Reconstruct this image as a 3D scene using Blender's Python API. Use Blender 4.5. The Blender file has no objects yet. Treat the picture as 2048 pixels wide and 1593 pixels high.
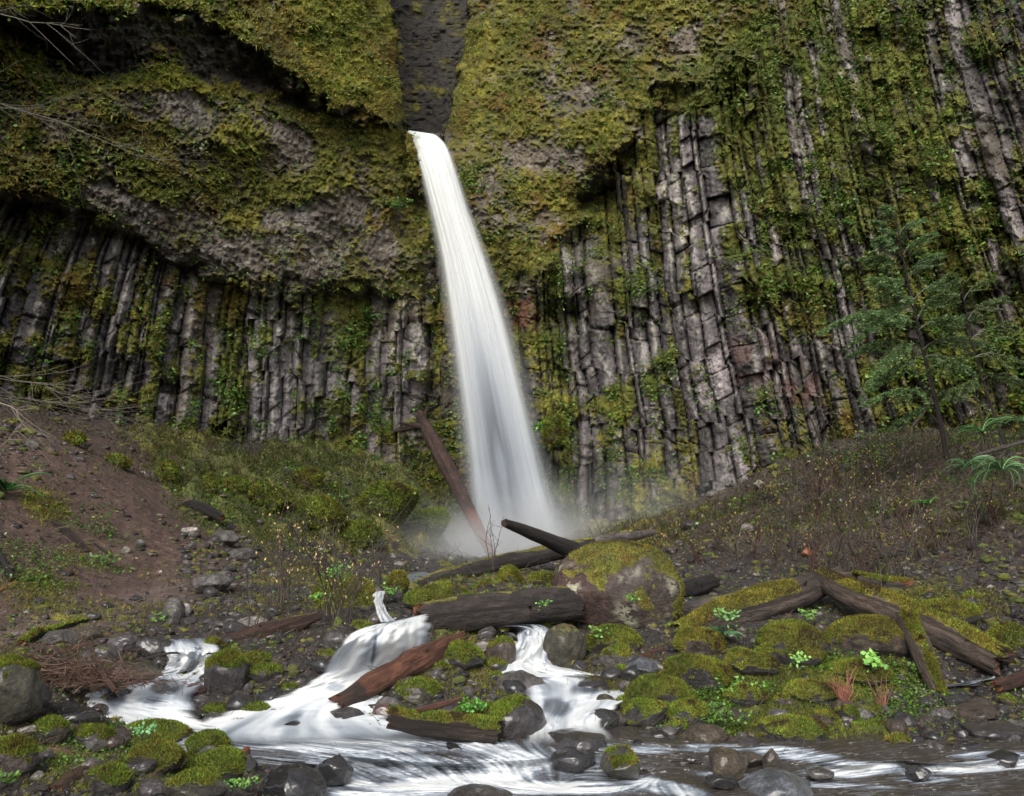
import bpy, math, random
import numpy as np
from mathutils import Vector
random.seed(7); RNG = np.random.default_rng(11)
C = bpy.context.scene.collection
# ------------------------------------------------------------------ camera
IW, IH, F = 2048.0, 1593.0, 1600.0
PITCH = math.radians(9.35); CP, SP = math.cos(PITCH), math.sin(PITCH); CZ = 1.7
cd = bpy.data.cameras.new('camera'); cam = bpy.data.objects.new('camera', cd); C.objects.link(cam)
cam.location = (0, 0, CZ); cam.rotation_euler = (math.pi/2+PITCH, 0, 0)
cd.sensor_width = 36; cd.lens = 36*F/IW; cd.clip_start = .05; cd.clip_end = 400
bpy.context.scene.camera = cam
# ------------------------------------------------------------------ light
SUN_EL, SUN_AZ = math.radians(42), math.radians(194)   # soft overcast light from high behind the viewer
w = bpy.data.worlds.new('World'); bpy.context.scene.world = w; w.use_nodes = True
nt = w.node_tree; bg = nt.nodes['Background']
sky = nt.nodes.new('ShaderNodeTexSky'); sky.sky_type = 'NISHITA'; sky.sun_disc = False
sky.sun_elevation = SUN_EL; sky.sun_rotation = SUN_AZ; sky.air_density = 1.0; sky.dust_density = 4.0; sky.ozone_density = .6
hs = nt.nodes.new('ShaderNodeHueSaturation'); hs.inputs['Saturation'].default_value = .35
nt.links.new(sky.outputs[0], hs.inputs['Color']); nt.links.new(hs.outputs[0], bg.inputs[0]); bg.inputs[1].default_value = .15
sl = bpy.data.lights.new('sun', 'SUN'); sl.energy = 1.4; sl.angle = math.radians(40); sl.color = (1, .95, .86)
so = bpy.data.objects.new('sun', sl); C.objects.link(so)
sd = Vector((math.sin(SUN_AZ)*math.cos(SUN_EL), math.cos(SUN_AZ)*math.cos(SUN_EL), math.sin(SUN_EL)))
so.rotation_euler = sd.to_track_quat('Z', 'Y').to_euler()
vs = bpy.context.scene.view_settings; vs.view_transform = 'Standard'; vs.look = 'None'; vs.exposure = .9; vs.gamma = 1
cy = bpy.context.scene.cycles
cy.max_bounces = 5; cy.diffuse_bounces = 2; cy.glossy_bounces = 2; cy.transparent_max_bounces = 24; cy.volume_bounces = 1
cy.volume_step_rate = 1.5; cy.volume_max_steps = 64
# ------------------------------------------------------------------ maths
def ray(px, py):
    X = (px-IW/2)/F; Y = (IH/2-py)/F; wy = CP-SP*Y; wz = SP+CP*Y
    return X/wy, wz/wy
def P(px, py, d):
    tx, tz = ray(px, py); return np.stack(np.broadcast_arrays(tx*d, d*1.0, CZ+tz*d), -1)
def pz(px, py, z):
    return (z-CZ)/ray(px, py)[1]
def proj(p):
    x, y, z = p[..., 0], p[..., 1], p[..., 2]-CZ
    f = CP*y+SP*z; u = -SP*y+CP*z
    return IW/2+F*x/f, IH/2-F*u/f
PT = np.random.default_rng(3).permutation(256).astype(np.int32); PT2 = np.concatenate([PT, PT, PT])
VT = np.random.default_rng(4).random(256)
def vn(x, y, z, s=0):
    x = np.asarray(x, float)+s*17.13; y = np.asarray(y, float)+s*5.7; z = np.asarray(z, float)+s*3.1
    xi, yi, zi = np.floor(x).astype(np.int64), np.floor(y).astype(np.int64), np.floor(z).astype(np.int64)
    fx, fy, fz = x-xi, y-yi, z-zi
    fx = fx*fx*(3-2*fx); fy = fy*fy*(3-2*fy); fz = fz*fz*(3-2*fz)
    xi &= 255; yi &= 255; zi &= 255
    x1 = (xi+1) & 255; y1 = (yi+1) & 255; z1 = (zi+1) & 255
    def h(a, b, c): return VT[PT2[(PT2[PT2[a]+b] & 255)+c] & 255]
    def l(a, b, t): return a+(b-a)*t
    a = l(l(h(xi, yi, zi), h(x1, yi, zi), fx), l(h(xi, y1, zi), h(x1, y1, zi), fx), fy)
    b = l(l(h(xi, yi, z1), h(x1, yi, z1), fx), l(h(xi, y1, z1), h(x1, y1, z1), fx), fy)
    return l(a, b, fz)*2-1
def fbm(x, y, z, o=4, s=0, g=.5):
    r = 0; a = 1; t = 0
    for i in range(o):
        r = r+a*vn(x*2**i, y*2**i, z*2**i, s+i); t += a; a *= g
    return r/t
def ridg(x, y, z, o=4, s=0, g=.5):
    r = 0; a = 1; t = 0
    for i in range(o):
        r = r+a*(1-2*np.abs(vn(x*2**i, y*2**i, z*2**i, s+i))); t += a; a *= g
    return r/t
def ss(a, b, x):
    t = np.clip((x-a)/(b-a), 0, 1); return t*t*(3-2*t)
def blobs(px, py, L, base):
    """ellipses (cx, cy, rx, ry, value[, angle]) blended over a base value"""
    o = np.zeros_like(px)+base
    for b in L:
        a = math.radians(b[5]) if len(b) > 5 else 0
        dx, dy = px-b[0], py-b[1]
        u = (dx*math.cos(a)+dy*math.sin(a))/b[2]; v = (-dx*math.sin(a)+dy*math.cos(a))/b[3]
        k = 1-ss(.55, 1.25, np.sqrt(u*u+v*v)); o = o+(b[4]-o)*k
    return o
# ------------------------------------------------------------------ mesh helpers
def mesh(name, V, Q, mat, parent=None, attrs=None, smooth=True, uv=None, cols=None):
    me = bpy.data.meshes.new(name); V = np.asarray(V, np.float32).reshape(-1, 3)
    if not isinstance(Q, (list, tuple)): Q = [Q]
    Q = [np.asarray(q, np.int32) for q in Q if len(q)]
    nl = sum(q.size for q in Q); nf = sum(len(q) for q in Q)
    me.vertices.add(len(V)); me.vertices.foreach_set('co', V.ravel())
    me.loops.add(nl); me.loops.foreach_set('vertex_index', np.concatenate([q.ravel() for q in Q]))
    me.polygons.add(nf)
    tot = np.concatenate([np.full(len(q), q.shape[1], np.int32) for q in Q]); st = np.concatenate([[0], np.cumsum(tot)[:-1]]).astype(np.int32)
    me.polygons.foreach_set('loop_start', st); me.polygons.foreach_set('loop_total', tot)
    me.polygons.foreach_set('use_smooth', np.full(nf, smooth))
    for k, a in (attrs or {}).items():
        at = me.attributes.new(k, 'FLOAT', 'POINT'); at.data.foreach_set('value', np.asarray(a, np.float32).ravel())
    for k, a in (cols or {}).items():
        a = np.asarray(a, np.float32).reshape(-1, 3); at = me.attributes.new(k, 'FLOAT_COLOR', 'POINT')
        at.data.foreach_set('color', np.concatenate([a, np.ones((len(a), 1), np.float32)], 1).ravel())
    if uv is not None:
        at = me.attributes.new('flow', 'FLOAT_VECTOR', 'POINT'); u = np.asarray(uv, np.float32).reshape(-1, 2)
        at.data.foreach_set('vector', np.concatenate([u, np.zeros((len(u), 1), np.float32)], 1).ravel())
    me.update(calc_edges=True); me.validate()
    me.materials.append(mat)
    o = bpy.data.objects.new(name, me); C.objects.link(o)
    if parent: o.parent = parent
    return o
def grid_q(r, c, off=0):
    i = np.arange(r*c).reshape(r, c)+off
    return np.stack([i[:-1, :-1], i[:-1, 1:], i[1:, 1:], i[1:, :-1]], -1).reshape(-1, 4)
def tag(o, label=None, cat=None, group=None, kind=None):
    if label: o['label'] = label
    if cat: o['category'] = cat
    if group: o['group'] = group
    if kind: o['kind'] = kind
    return o
def recentre(o, loc):
    """move a mesh's origin to its base point"""
    me = o.data; n = len(me.vertices); a = np.empty(n*3, np.float32); me.vertices.foreach_get('co', a)
    a = a.reshape(-1, 3)-np.asarray(loc, np.float32); me.vertices.foreach_set('co', a.ravel()); me.update(); o.location = loc
# ------------------------------------------------------------------ material helpers
class N:
    def __init__(s, name):
        s.m = bpy.data.materials.new(name); s.m.use_nodes = True; s.t = s.m.node_tree; s.b = s.t.nodes['Principled BSDF']; s.out = s.t.nodes['Material Output']
    def n(s, t, **k):
        x = s.t.nodes.new('ShaderNode'+t)
        for a, b in k.items(): setattr(x, a, b)
        return x
    def L(s, a, b): s.t.links.new(a, b)
    def put(s, sock, v):
        if hasattr(v, 'is_linked') or hasattr(v, 'links'): s.L(v, sock)
        else: sock.default_value = v
    def attr(s, name, out='Fac'):
        x = s.n('Attribute'); x.attribute_name = name; return x.outputs[out]
    def noise(s, scale, detail=4, rough=.6, vec=None, dist=0, out='Fac'):
        x = s.n('TexNoise'); x.inputs['Scale'].default_value = scale; x.inputs['Detail'].default_value = detail
        x.inputs['Roughness'].default_value = rough; x.inputs['Distortion'].default_value = dist
        s.L(vec if vec is not None else s.pos(), x.inputs['Vector']); return x.outputs[out]
    def pos(s):
        if not hasattr(s, '_p'): s._p = s.n('NewGeometry').outputs['Position']
        return s._p
    def mapv(s, sc, vec=None, loc=(0, 0, 0)):
        x = s.n('Mapping'); x.inputs['Scale'].default_value = sc; x.inputs['Location'].default_value = loc
        s.L(vec if vec is not None else s.pos(), x.inputs['Vector']); return x.outputs[0]
    def math(s, op, a, b=0.0, clamp=False):
        x = s.n('Math', operation=op, use_clamp=clamp); s.put(x.inputs[0], a); s.put(x.inputs[1], b); return x.outputs[0]
    def ramp(s, f, stops):
        x = s.n('ValToRGB'); e = x.color_ramp.elements
        while len(e) < len(stops): e.new(.5)
        for i, (p, c) in enumerate(stops): e[i].position = p; e[i].color = (*c, 1) if len(c) == 3 else c
        s.L(f, x.inputs[0]); return x.outputs[0]
    def range(s, f, a, b, c=0., d=1.):
        x = s.n('MapRange'); x.interpolation_type = 'SMOOTHSTEP'; s.put(x.inputs[0], f)
        for i, v in enumerate((a, b, c, d)): x.inputs[i+1].default_value = v
        return x.outputs[0]
    def mix(s, f, a, b, mode='MIX'):
        x = s.n('Mix', data_type='RGBA', blend_type=mode); x.clamp_factor = True
        def c(v): return (*v, 1) if isinstance(v, tuple) and len(v) == 3 else v
        s.put(x.inputs[0], f); s.put(x.inputs[6], c(a)); s.put(x.inputs[7], c(b)); return x.outputs[2]
    def bump(s, h, st=.5, dist=.05):
        x = s.n('Bump'); x.inputs['Strength'].default_value = st; x.inputs['Distance'].default_value = dist; s.L(h, x.inputs['Height']); s.L(x.outputs[0], s.b.inputs['Normal'])
    def set(s, **k):
        for a, v in k.items(): s.put(s.b.inputs[a.replace('_', ' ')], v if not (isinstance(v, tuple) and len(v) == 3) else (*v, 1))
        return s.m
MOSS = [(.2, (.014, .018, .004)), (.4, (.05, .052, .010)), (.55, (.145, .132, .02)), (.72, (.32, .28, .035))]
def moss_col(n, sc):
    f = n.noise(sc, 5, .7); f2 = n.noise(sc*.16, 2, .5)
    f = n.math('ADD', n.math('MULTIPLY', f, .75), n.math('MULTIPLY', f2, .45)); f = n.math('SUBTRACT', f, .1)
    c = n.ramp(f, MOSS)
    return n.mix(n.range(n.noise(sc*.33, 3, .6, vec=n.mapv((1, 1, 1), loc=(9, 3, 5))), .53, .66), c, n.mix(f, (.045, .026, .007), (.19, .115, .018)))
# cliff: rock with moss where the 'moss' attribute says so
def cliff_mat():
    n = N('mossy_basalt_cliff')
    fine = n.noise(2.6, 6, .72); mid = n.noise(.8, 4, .6); streak = n.noise(1.6, 5, .7, vec=n.mapv((1, 1, .16)))
    rock = n.ramp(n.math('ADD', n.math('MULTIPLY', fine, .6), n.math('MULTIPLY', streak, .4)),
                  [(.3, (.016, .012, .008)), (.44, (.068, .054, .038)), (.56, (.15, .128, .10)), (.68, (.36, .33, .28))])
    rock = n.mix(n.range(n.noise(.35, 4, .7), .45, .62), rock, n.mix(fine, (.045, .036, .028), (.17, .155, .135)))
    rock = n.mix(n.attr('smoothrock'), rock, n.ramp(streak, [(.33, (.025, .022, .023)), (.5, (.105, .096, .10)), (.66, (.26, .24, .25))]))
    rock = n.mix(1.0, rock, n.ramp(n.attr('tone'), [(0, (.35, .34, .33)), (.5, (.95, .93, .92)), (1, (1.7, 1.62, 1.6))]), 'MULTIPLY')
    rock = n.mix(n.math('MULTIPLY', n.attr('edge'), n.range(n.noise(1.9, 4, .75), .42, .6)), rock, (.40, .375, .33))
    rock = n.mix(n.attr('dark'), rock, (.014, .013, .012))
    rock = n.mix(n.attr('rust'), rock, n.mix(fine, (.07, .03, .02), (.24, .10, .07)))
    mo = moss_col(n, 1.9)
    mo = n.mix(n.attr('green'), mo, n.ramp(n.noise(2.6, 4, .7), [(.3, (.012, .018, .004)), (.5, (.05, .07, .01)), (.68, (.14, .19, .022))]))
    f = n.math('ADD', n.attr('moss'), n.math('MULTIPLY', n.math('SUBTRACT', n.math('ADD', n.math('MULTIPLY', n.noise(1.4, 5, .75), .55), n.math('MULTIPLY', n.noise(5, 5, .8), .45)), .5), 3.6))
    f = n.range(f, .36, .64)
    lich = n.range(n.noise(5.5, 4, .8), .62, .7)
    rock = n.mix(n.math('MULTIPLY', lich, n.attr('lichen')), rock, (.42, .39, .32))
    n.bump(n.math('ADD', n.noise(5, 6, .8), n.math('MULTIPLY', n.noise(1.6, 5, .7), 1.6)), .9, .16)
    return n.set(Base_Color=n.mix(f, rock, mo), Roughness=n.mix(f, (.55, .55, .55), (.95, .95, .95)), Specular_IOR_Level=.35)
M_CLIFF = cliff_mat()
def ground_mat():
    n = N('forest_floor')
    fine = n.noise(7, 6, .75); f0 = n.noise(2.2, 5, .7)
    dirt = n.ramp(n.math('ADD', n.math('MULTIPLY', fine, .65), n.math('MULTIPLY', f0, .35)), [(.3, (.010, .006, .005)), (.46, (.048, .026, .019)), (.58, (.09, .054, .040)), (.7, (.2, .145, .11))])
    dirt = n.mix(n.attr('path'), dirt, n.mix(n.range(fine, .35, .65), (.06, .038, .031), (.14, .095, .08)))
    grav = n.ramp(n.noise(9, 5, .8), [(.35, (.004, .0035, .003)), (.52, (.018, .015, .013)), (.7, (.08, .07, .062))])
    base = n.mix(n.attr('gravel'), dirt, grav)
    mo = moss_col(n, 5.5)
    mo = n.mix(n.attr('green'), mo, n.ramp(n.noise(9, 4, .7), [(.32, (.008, .011, .003)), (.5, (.03, .045, .008)), (.68, (.09, .12, .016))]))
    f = n.math('ADD', n.attr('moss'), n.math('MULTIPLY', n.math('SUBTRACT', n.noise(2.3, 6, .75), .5), 2.2)); f = n.range(f, .4, .6)
    n.bump(n.math('ADD', n.noise(16, 6, .8), n.noise(5, 4, .7)), .9, .05)
    return n.set(Base_Color=n.mix(f, base, mo), Roughness=.85)
M_GROUND = ground_mat()
def rock_mat():
    n = N('stream_rock')
    t = n.attr('tint', 'Color'); fine = n.noise(11, 6, .75); spk = n.noise(60, 3, .7)
    c = n.mix(1.0, t, n.ramp(n.math('ADD', n.math('MULTIPLY', fine, .7), n.math('MULTIPLY', spk, .3)), [(.36, (.22, .20, .19)), (.5, (.85, .82, .80)), (.66, (2.4, 2.3, 2.2))]), 'MULTIPLY')
    pale = n.math('MULTIPLY', n.attr('pale'), n.range(n.noise(9, 4, .7), .46, .54))
    c = n.mix(pale, c, (.40, .39, .28))
    mo = moss_col(n, 13)
    mo = n.mix(n.attr('green'), mo, n.ramp(fine, [(.25, (.015, .024, .004)), (.5, (.06, .085, .01)), (.8, (.2, .24, .02))]))
    f = n.math('ADD', n.attr('moss'), n.math('MULTIPLY', n.math('SUBTRACT', n.noise(8, 5, .75), .5), 1.5)); f = n.range(f, .38, .62)
    n.bump(n.math('ADD', n.noise(26, 6, .8), n.math('MULTIPLY', n.noise(8, 4, .7), 1.5)), 1., .045)
    return n.set(Coat_Weight=n.math('MULTIPLY', n.math('MULTIPLY', n.attr('wet'), .9), n.math('SUBTRACT', 1.0, f)), Coat_Roughness=.12, Base_Color=n.mix(f, c, mo), Roughness=n.mix(f, n.mix(n.attr('wet'), (.6, .6, .6), (.16, .16, .16)), (.95, .95, .95)), Specular_IOR_Level=.5)
M_ROCK = rock_mat()
def wood_mat():
    n = N('weathered_wood')
    fl = n.attr('flow', 'Vector'); t = n.attr('tint', 'Color')
    g = n.noise(1, 6, .75, vec=n.mapv((16, 5, 1), vec=fl), dist=.4); g2 = n.noise(1, 4, .7, vec=n.mapv((5, 1.3, 1), vec=fl)); fine = n.noise(30, 4, .8)
    c = n.mix(1.0, t, n.ramp(n.math('ADD', n.math('MULTIPLY', g, .6), n.math('MULTIPLY', g2, .4)), [(.34, (.12, .11, .10)), (.46, (.5, .47, .45)), (.56, (1.0, .95, .92)), (.68, (2.3, 2.15, 2.05))]), 'MULTIPLY')
    mo = moss_col(n, 12)
    f = n.math('ADD', n.attr('moss'), n.math('MULTIPLY', n.math('SUBTRACT', n.noise(6, 5, .75), .5), 1.4)); f = n.range(f, .4, .6)
    n.bump(n.math('ADD', n.math('MULTIPLY', g, 1.5), n.math('MULTIPLY', fine, .5)), 1., .06)
    return n.set(Base_Color=n.mix(f, c, mo), Roughness=.72, Specular_IOR_Level=.4)
M_WOOD = wood_mat()
def leaf_mat(name, gl=.45, tr=.25):
    n = N(name); t = n.attr('tint', 'Color')
    n.set(Base_Color=t, Roughness=gl, Specular_IOR_Level=.4)
    a = n.n('BsdfTranslucent'); n.L(t, a.inputs[0]); m = n.n('MixShader'); m.inputs[0].default_value = tr
    n.L(n.b.outputs[0], m.inputs[1]); n.L(a.outputs[0], m.inputs[2]); n.L(m.outputs[0], n.out.inputs[0]); return n.m
M_LEAF = leaf_mat('leaf_green'); M_MOSS = leaf_mat('moss_fuzz', .95, .35); M_TWIG = leaf_mat('twig_bark', .7, 0)
def water_mat(name, clear=(.035, .033, .03), streak=(34, 2.2, 1), sc=1.0, fallalpha=False):
    n = N(name); fl = n.attr('flow', 'Vector'); fo = n.attr('foam')
    s1 = n.noise(1, 4, .6, vec=n.mapv(streak, vec=fl)); s2 = n.noise(1, 2, .5, vec=n.mapv((streak[0]*.3, streak[1]*.5, 1), vec=fl, loc=(3, 1, 0)))
    s = n.math('ADD', n.math('MULTIPLY', s1, .5), n.math('MULTIPLY', s2, .5)); s = n.math('SUBTRACT', s, .5)
    f = n.math('ADD', fo, n.math('MULTIPLY', s, sc)); f = n.range(f, .05, .95)
    col = n.ramp(f, [(0, clear), (.3, (.13, .15, .18)), (.6, (.33, .365, .41)), (.85, (.58, .61, .64)), (1, (.76, .78, .78))])
    n.bump(n.math('ADD', s1, s2), .12, .05)
    n.set(Base_Color=col, Roughness=n.mix(f, (.16, .16, .16), (.8, .8, .8)), Specular_IOR_Level=.5)
    al = n.attr('alpha')
    if fallalpha: al = n.math('MULTIPLY', al, n.range(s, -.25, .15, .35, 1.)) if False else n.math('ADD', al, n.math('MULTIPLY', n.math('MULTIPLY', s, .7), n.range(al, .02, .5)), True)
    tr = n.n('BsdfTransparent'); tl = n.n('BsdfTranslucent'); n.L(col, tl.inputs[0])
    m0 = n.n('MixShader'); n.L(n.math('MULTIPLY', f, .35), m0.inputs[0]); n.L(n.b.outputs[0], m0.inputs[1]); n.L(tl.outputs[0], m0.inputs[2])
    m = n.n('MixShader'); n.L(al, m.inputs[0]); n.L(tr.outputs[0], m.inputs[1]); n.L(m0.outputs[0], m.inputs[2]); n.L(m.outputs[0], n.out.inputs[0])
    return n.m
M_FALL = water_mat('silky_falling_water', (.40, .45, .52), (13, .3, 1), .32, True)
M_CASC = water_mat('white_cascade_water', (.05, .05, .055), (16, .8, 1), .42, True)
M_CREEK = water_mat('creek_water', (.035, .03, .026), (3, 3, 1), .25)
# ------------------------------------------------------------------ ground
GC = []   # control points x, y, z
def gp(px, py, d, dz=0): p = P(px, py, float(d)); GC.append((p[0], p[1], p[2]+dz))
def gz(px, py, z, dz=0): gp(px, py, pz(px, py, z), dz)
for a in [(-600, 1650, .6), (0, 1593, .35), (150, 1593, .3), (300, 1593, .28), (450, 1593, .12), (0, 1500, .36), (150, 1500, .3), (300, 1490, .25), (430, 1510, .1), (520, 1560, -.02),
          (120, 1410, .14), (250, 1450, .07), (350, 1430, .08), (480, 1455, .02), (0, 1430, .4),
          (385, 1290, .5), (340, 1290, .52), (380, 1345, .26), (250, 1385, .18), (120, 1330, .48), (0, 1330, .6), (250, 1330, .42), (300, 1230, .72), (180, 1260, .66), (480, 1330, .38), (500, 1400, .16), (470, 1290, .52), (-400, 1330, .9)]: gz(*a)
for a in [(300, 1180, 11), (200, 1130, 12), (0, 1250, 8.8), (0, 1100, 10.6), (0, 980, 12.4), (0, 900, 14), (0, 820, 16), (200, 950, 15), (330, 1000, 17), (430, 1100, 14.5), (500, 1180, 11.5), (450, 1250, 9.5), (600, 1230, 10),
          (-500, 1250, 8), (-500, 1000, 10), (-500, 750, 14), (150, 880, 18), (300, 900, 20), (450, 930, 22), (600, 930, 24), (800, 960, 26), (450, 1000, 19.5), (600, 1000, 22), (730, 1010, 24.5), (850, 1040, 25.5), (700, 1080, 21), (600, 1120, 17), (520, 1100, 17), (880, 1090, 26)]: gp(*a)
for a in [(930, 1125, .62), (1000, 1118, .62), (1100, 1116, .62), (800, 1165, .66), (900, 1155, .64)]: gz(*a)
for a in [(740, 1190, 12), (850, 1175, 12.6), (1000, 1160, 13), (1100, 1150, 13.2), (1000, 1200, 11), (900, 1210, 10.8), (1120, 1110, 18), (1300, 1100, 17), (1300, 1180, 12), (1400, 1050, 20), (1200, 1080, 23), (1300, 1045, 26), (1100, 1072, 29), (950, 1085, 29.5),
          (1500, 985, 24.5), (1620, 905, 22.5), (1800, 885, 20.5), (2048, 870, 18), (2500, 850, 14), (1500, 1050, 18.5), (1700, 1000, 17), (1900, 1000, 14), (2048, 1000, 12.5), (2500, 1000, 10), (1500, 1120, 15), (1700, 1120, 13.2), (1900, 1120, 11.5), (2048, 1120, 10.6), (2500, 1200, 7.8),
          (1500, 1190, 11.3), (1700, 1200, 10.3), (1900, 1250, 8.9), (2048, 1250, 8.8), (1400, 1250, 9.4), (1250, 1255, 9.8), (1600, 1330, 8.5), (1400, 1345, 8.3), (1760, 1330, 8.5), (900, 1280, 9), (930, 1330, 8.4), (1000, 1300, 8.9), (1220, 1330, 8.6)]: gp(*a)
for a in [(1300, 1410, .12), (1500, 1430, .09), (1700, 1430, .08), (1900, 1400, .12), (2048, 1400, .14), (1950, 1340, .2), (1500, 1482, .0), (1800, 1485, .0), (2048, 1480, .0), (1250, 1480, -.02), (900, 1400, .13), (850, 1440, .06), (950, 1465, .03), (1100, 1380, .14), (780, 1420, .1), (690, 1450, .03), (560, 1460, -.03),
          (2500, 1450, .1), (1160, 1400, .1), (1130, 1470, -.05)]: gz(*a)
# cascades: (left px, py), (right px, py), z at the section, foam, alpha
CASC = {
 'main': [((738, 1252), (862, 1226), .78, .75), ((700, 1266), (864, 1236), .76, .75), ((668, 1298), (866, 1268), .64, .85), ((635, 1345), (862, 1318), .40, .95), ((596, 1374), (840, 1352), .27, 1.05), ((545, 1394), (800, 1386), .20, 1.1), ((460, 1418), (770, 1416), .13, 1.1), ((385, 1445), (800, 1440), .085, 1.0), ((290, 1476), (880, 1466), .05, .8), ((290, 1496), (900, 1486), .04, .6)],
 'leftish': [((325, 1278), (415, 1276), .56, .35), ((322, 1296), (445, 1296), .52, .85), ((330, 1322), (440, 1322), .40, 1.), ((300, 1342), (420, 1352), .29, .9), ((140, 1356), (392, 1388), .235, .6), ((40, 1368), (395, 1414), .19, .8), ((20, 1396), (400, 1438), .13, 1.0), ((60, 1436), (470, 1458), .085, 1.05), ((220, 1468), (600, 1468), .06, .9), ((300, 1492), (700, 1484), .04, .7)],
 'rightish': [((965, 1260), (1030, 1248), .62, .2), ((1022, 1256), (1092, 1252), .60, .75), ((1028, 1285), (1112, 1280), .50, 1.0), ((1000, 1330), (1112, 1322), .33, 1.05), ((990, 1352), (1190, 1343), .25, 1.), ((1030, 1374), (1300, 1350), .20, .75), ((1045, 1402), (1280, 1382), .155, .8), ((1050, 1434), (1240, 1412), .115, .85), ((1050, 1466), (1210, 1444), .07, .95), ((1040, 1496), (1240, 1486), .03, .8)],
 'upper': [((738, 1182), (772, 1182), .86, .9), ((745, 1200), (768, 1202), .83, 1.0), ((752, 1222), (775, 1222), .79, .9), ((758, 1245), (790, 1243), .74, .7)],
 'seep': [((1975, 1308), (1992, 1306), .34, .6), ((1972, 1330), (2000, 1328), .27, .9), ((1965, 1355), (2010, 1352), .19, .8), ((1900, 1368), (1995, 1362), .16, .45), ((1840, 1375), (1960, 1372), .14, .1)],
}
for k, S in CASC.items():
    for (l, r, z, f) in S[::2]:
        m = ((l[0]+r[0])/2, (l[1]+r[1])/2); gz(*m, z, -.17)
for x in np.linspace(-3, 8, 12): GC.append((x, 5.9, -.22)); 
for x in np.linspace(-.6, 12, 12): GC.append((x, 3.5, -.25))
for x in (-6, -4.5): GC.append((x, 3.0, .5))
GC = np.array(GC)
def tq(x, y): return np.stack([x/np.sqrt(y)*.55, np.log(y)*2.2], -1)
GQ = tq(GC[:, 0], GC[:, 1])
def tps(r2): return np.where(r2 > 1e-9, .5*r2*np.log(np.maximum(r2, 1e-9)), 0)
_n = len(GC); _K = tps(((GQ[:, None]-GQ[None])**2).sum(-1))+np.eye(_n)*.012
_A = np.zeros((_n+3, _n+3)); _A[:_n, :_n] = _K; _A[:_n, _n] = 1; _A[:_n, _n+1:] = GQ; _A[_n:, :_n] = _A[:_n, _n:].T
GW = np.linalg.solve(_A, np.concatenate([GC[:, 2], np.zeros(3)]))
def gbase(x, y):
    sh = np.shape(x); q = tq(np.ravel(x), np.ravel(y)); o = np.empty(len(q))
    for i in range(0, len(q), 20000):
        qq = q[i:i+20000]; o[i:i+20000] = tps(((qq[:, None]-GQ[None])**2).sum(-1))@GW[:_n]+GW[_n]+qq@GW[_n+1:]
    return o.reshape(sh)
TN, YN = 900, 620; T0, T1 = -1.25, 1.35; Y0, Y1 = 3.2, 34.
tg = np.linspace(T0, T1, TN); lg = np.linspace(math.log(Y0), math.log(Y1), YN); yg = np.exp(lg)
GX = tg[None]*yg[:, None]; GY = np.broadcast_to(yg[:, None], GX.shape)
_s = 4
_bz = gbase(GX[::_s, ::_s], GY[::_s, ::_s])
def up(a, r, c):
    yi = np.clip(np.arange(r)/_s, 0, a.shape[0]-1.001); xi = np.clip(np.arange(c)/_s, 0, a.shape[1]-1.001)
    y0, x0 = yi.astype(int), xi.astype(int); fy, fx = (yi-y0)[:, None], (xi-x0)[None]
    return (a[y0][:, x0]*(1-fy)*(1-fx)+a[y0+1][:, x0]*fy*(1-fx)+a[y0][:, x0+1]*(1-fy)*fx+a[y0+1][:, x0+1]*fy*fx)
GZ0 = up(_bz, YN, TN)
GPX, GPY = proj(np.stack([GX, GY, GZ0], -1))
# region masks of the ground (where each material lies)
R_MOSS = [(640, 1000, 310, 105, .75), (780, 1040, 180, 70, .95), (360, 880, 120, 40, .5), (380, 940, 90, 30, .6), (1000, 1190, 180, 50, .5), (1300, 1050, 250, 60, .5), (1750, 1010, 400, 170, .22), (1000, 1330, 300, 90, .32), (600, 1180, 150, 70, .35), (1560, 1400, 330, 100, .8), (1350, 1330, 130, 60, .45), (1900, 1220, 120, 60, .4), (200, 1520, 300, 80, .5), (1900, 1430, 200, 60, .1), (120, 1190, 110, 90, .3), (90, 1000, 60, 60, .45),(450,1330,90,40,.5)]
R_DIRT = [(190, 1060, 330, 200, 1.), (-200, 1100, 500, 400, 1.), (1650, 1030, 400, 110, .35), (1950, 1000, 250, 150, .4)]
gmoss = blobs(GPX, GPY, R_MOSS, 0.1)+.35*fbm(GX*.9, GY*.9, 0*GX, 4, 55); gdirt = blobs(GPX, GPY, R_DIRT, 0.)
gpath = blobs(GPX, GPY, [(330, 1190, 110, 22, 1., -8), (120, 1255, 170, 22, 1., -8), (-100, 1280, 150, 25, 1.), (400, 1150, 60, 18, .7, -30)], 0.)
ggreen = blobs(GPX, GPY, [(560, 1000, 400, 110, .75), (1750, 1010, 400, 170, .7), (1560, 1400, 330, 90, .6), (860, 1050, 60, 30, .9), (200, 1500, 280, 80, .4)], .2)
rough = np.where(gdirt > .5, .35, 1.)*(1-.9*gpath)
sc = np.clip(GY/9, .7, 2.4)
GZ = GZ0+sc*rough*(.055*fbm(GX*1.1/sc, GY*1.1/sc, 0*GX, 4, 1)+.05*ridg(GX*3/sc, GY*3/sc, 0*GX, 3, 9))+.02*ridg(GX*9/sc, GY*9/sc, 0*GX, 3, 5)
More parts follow.
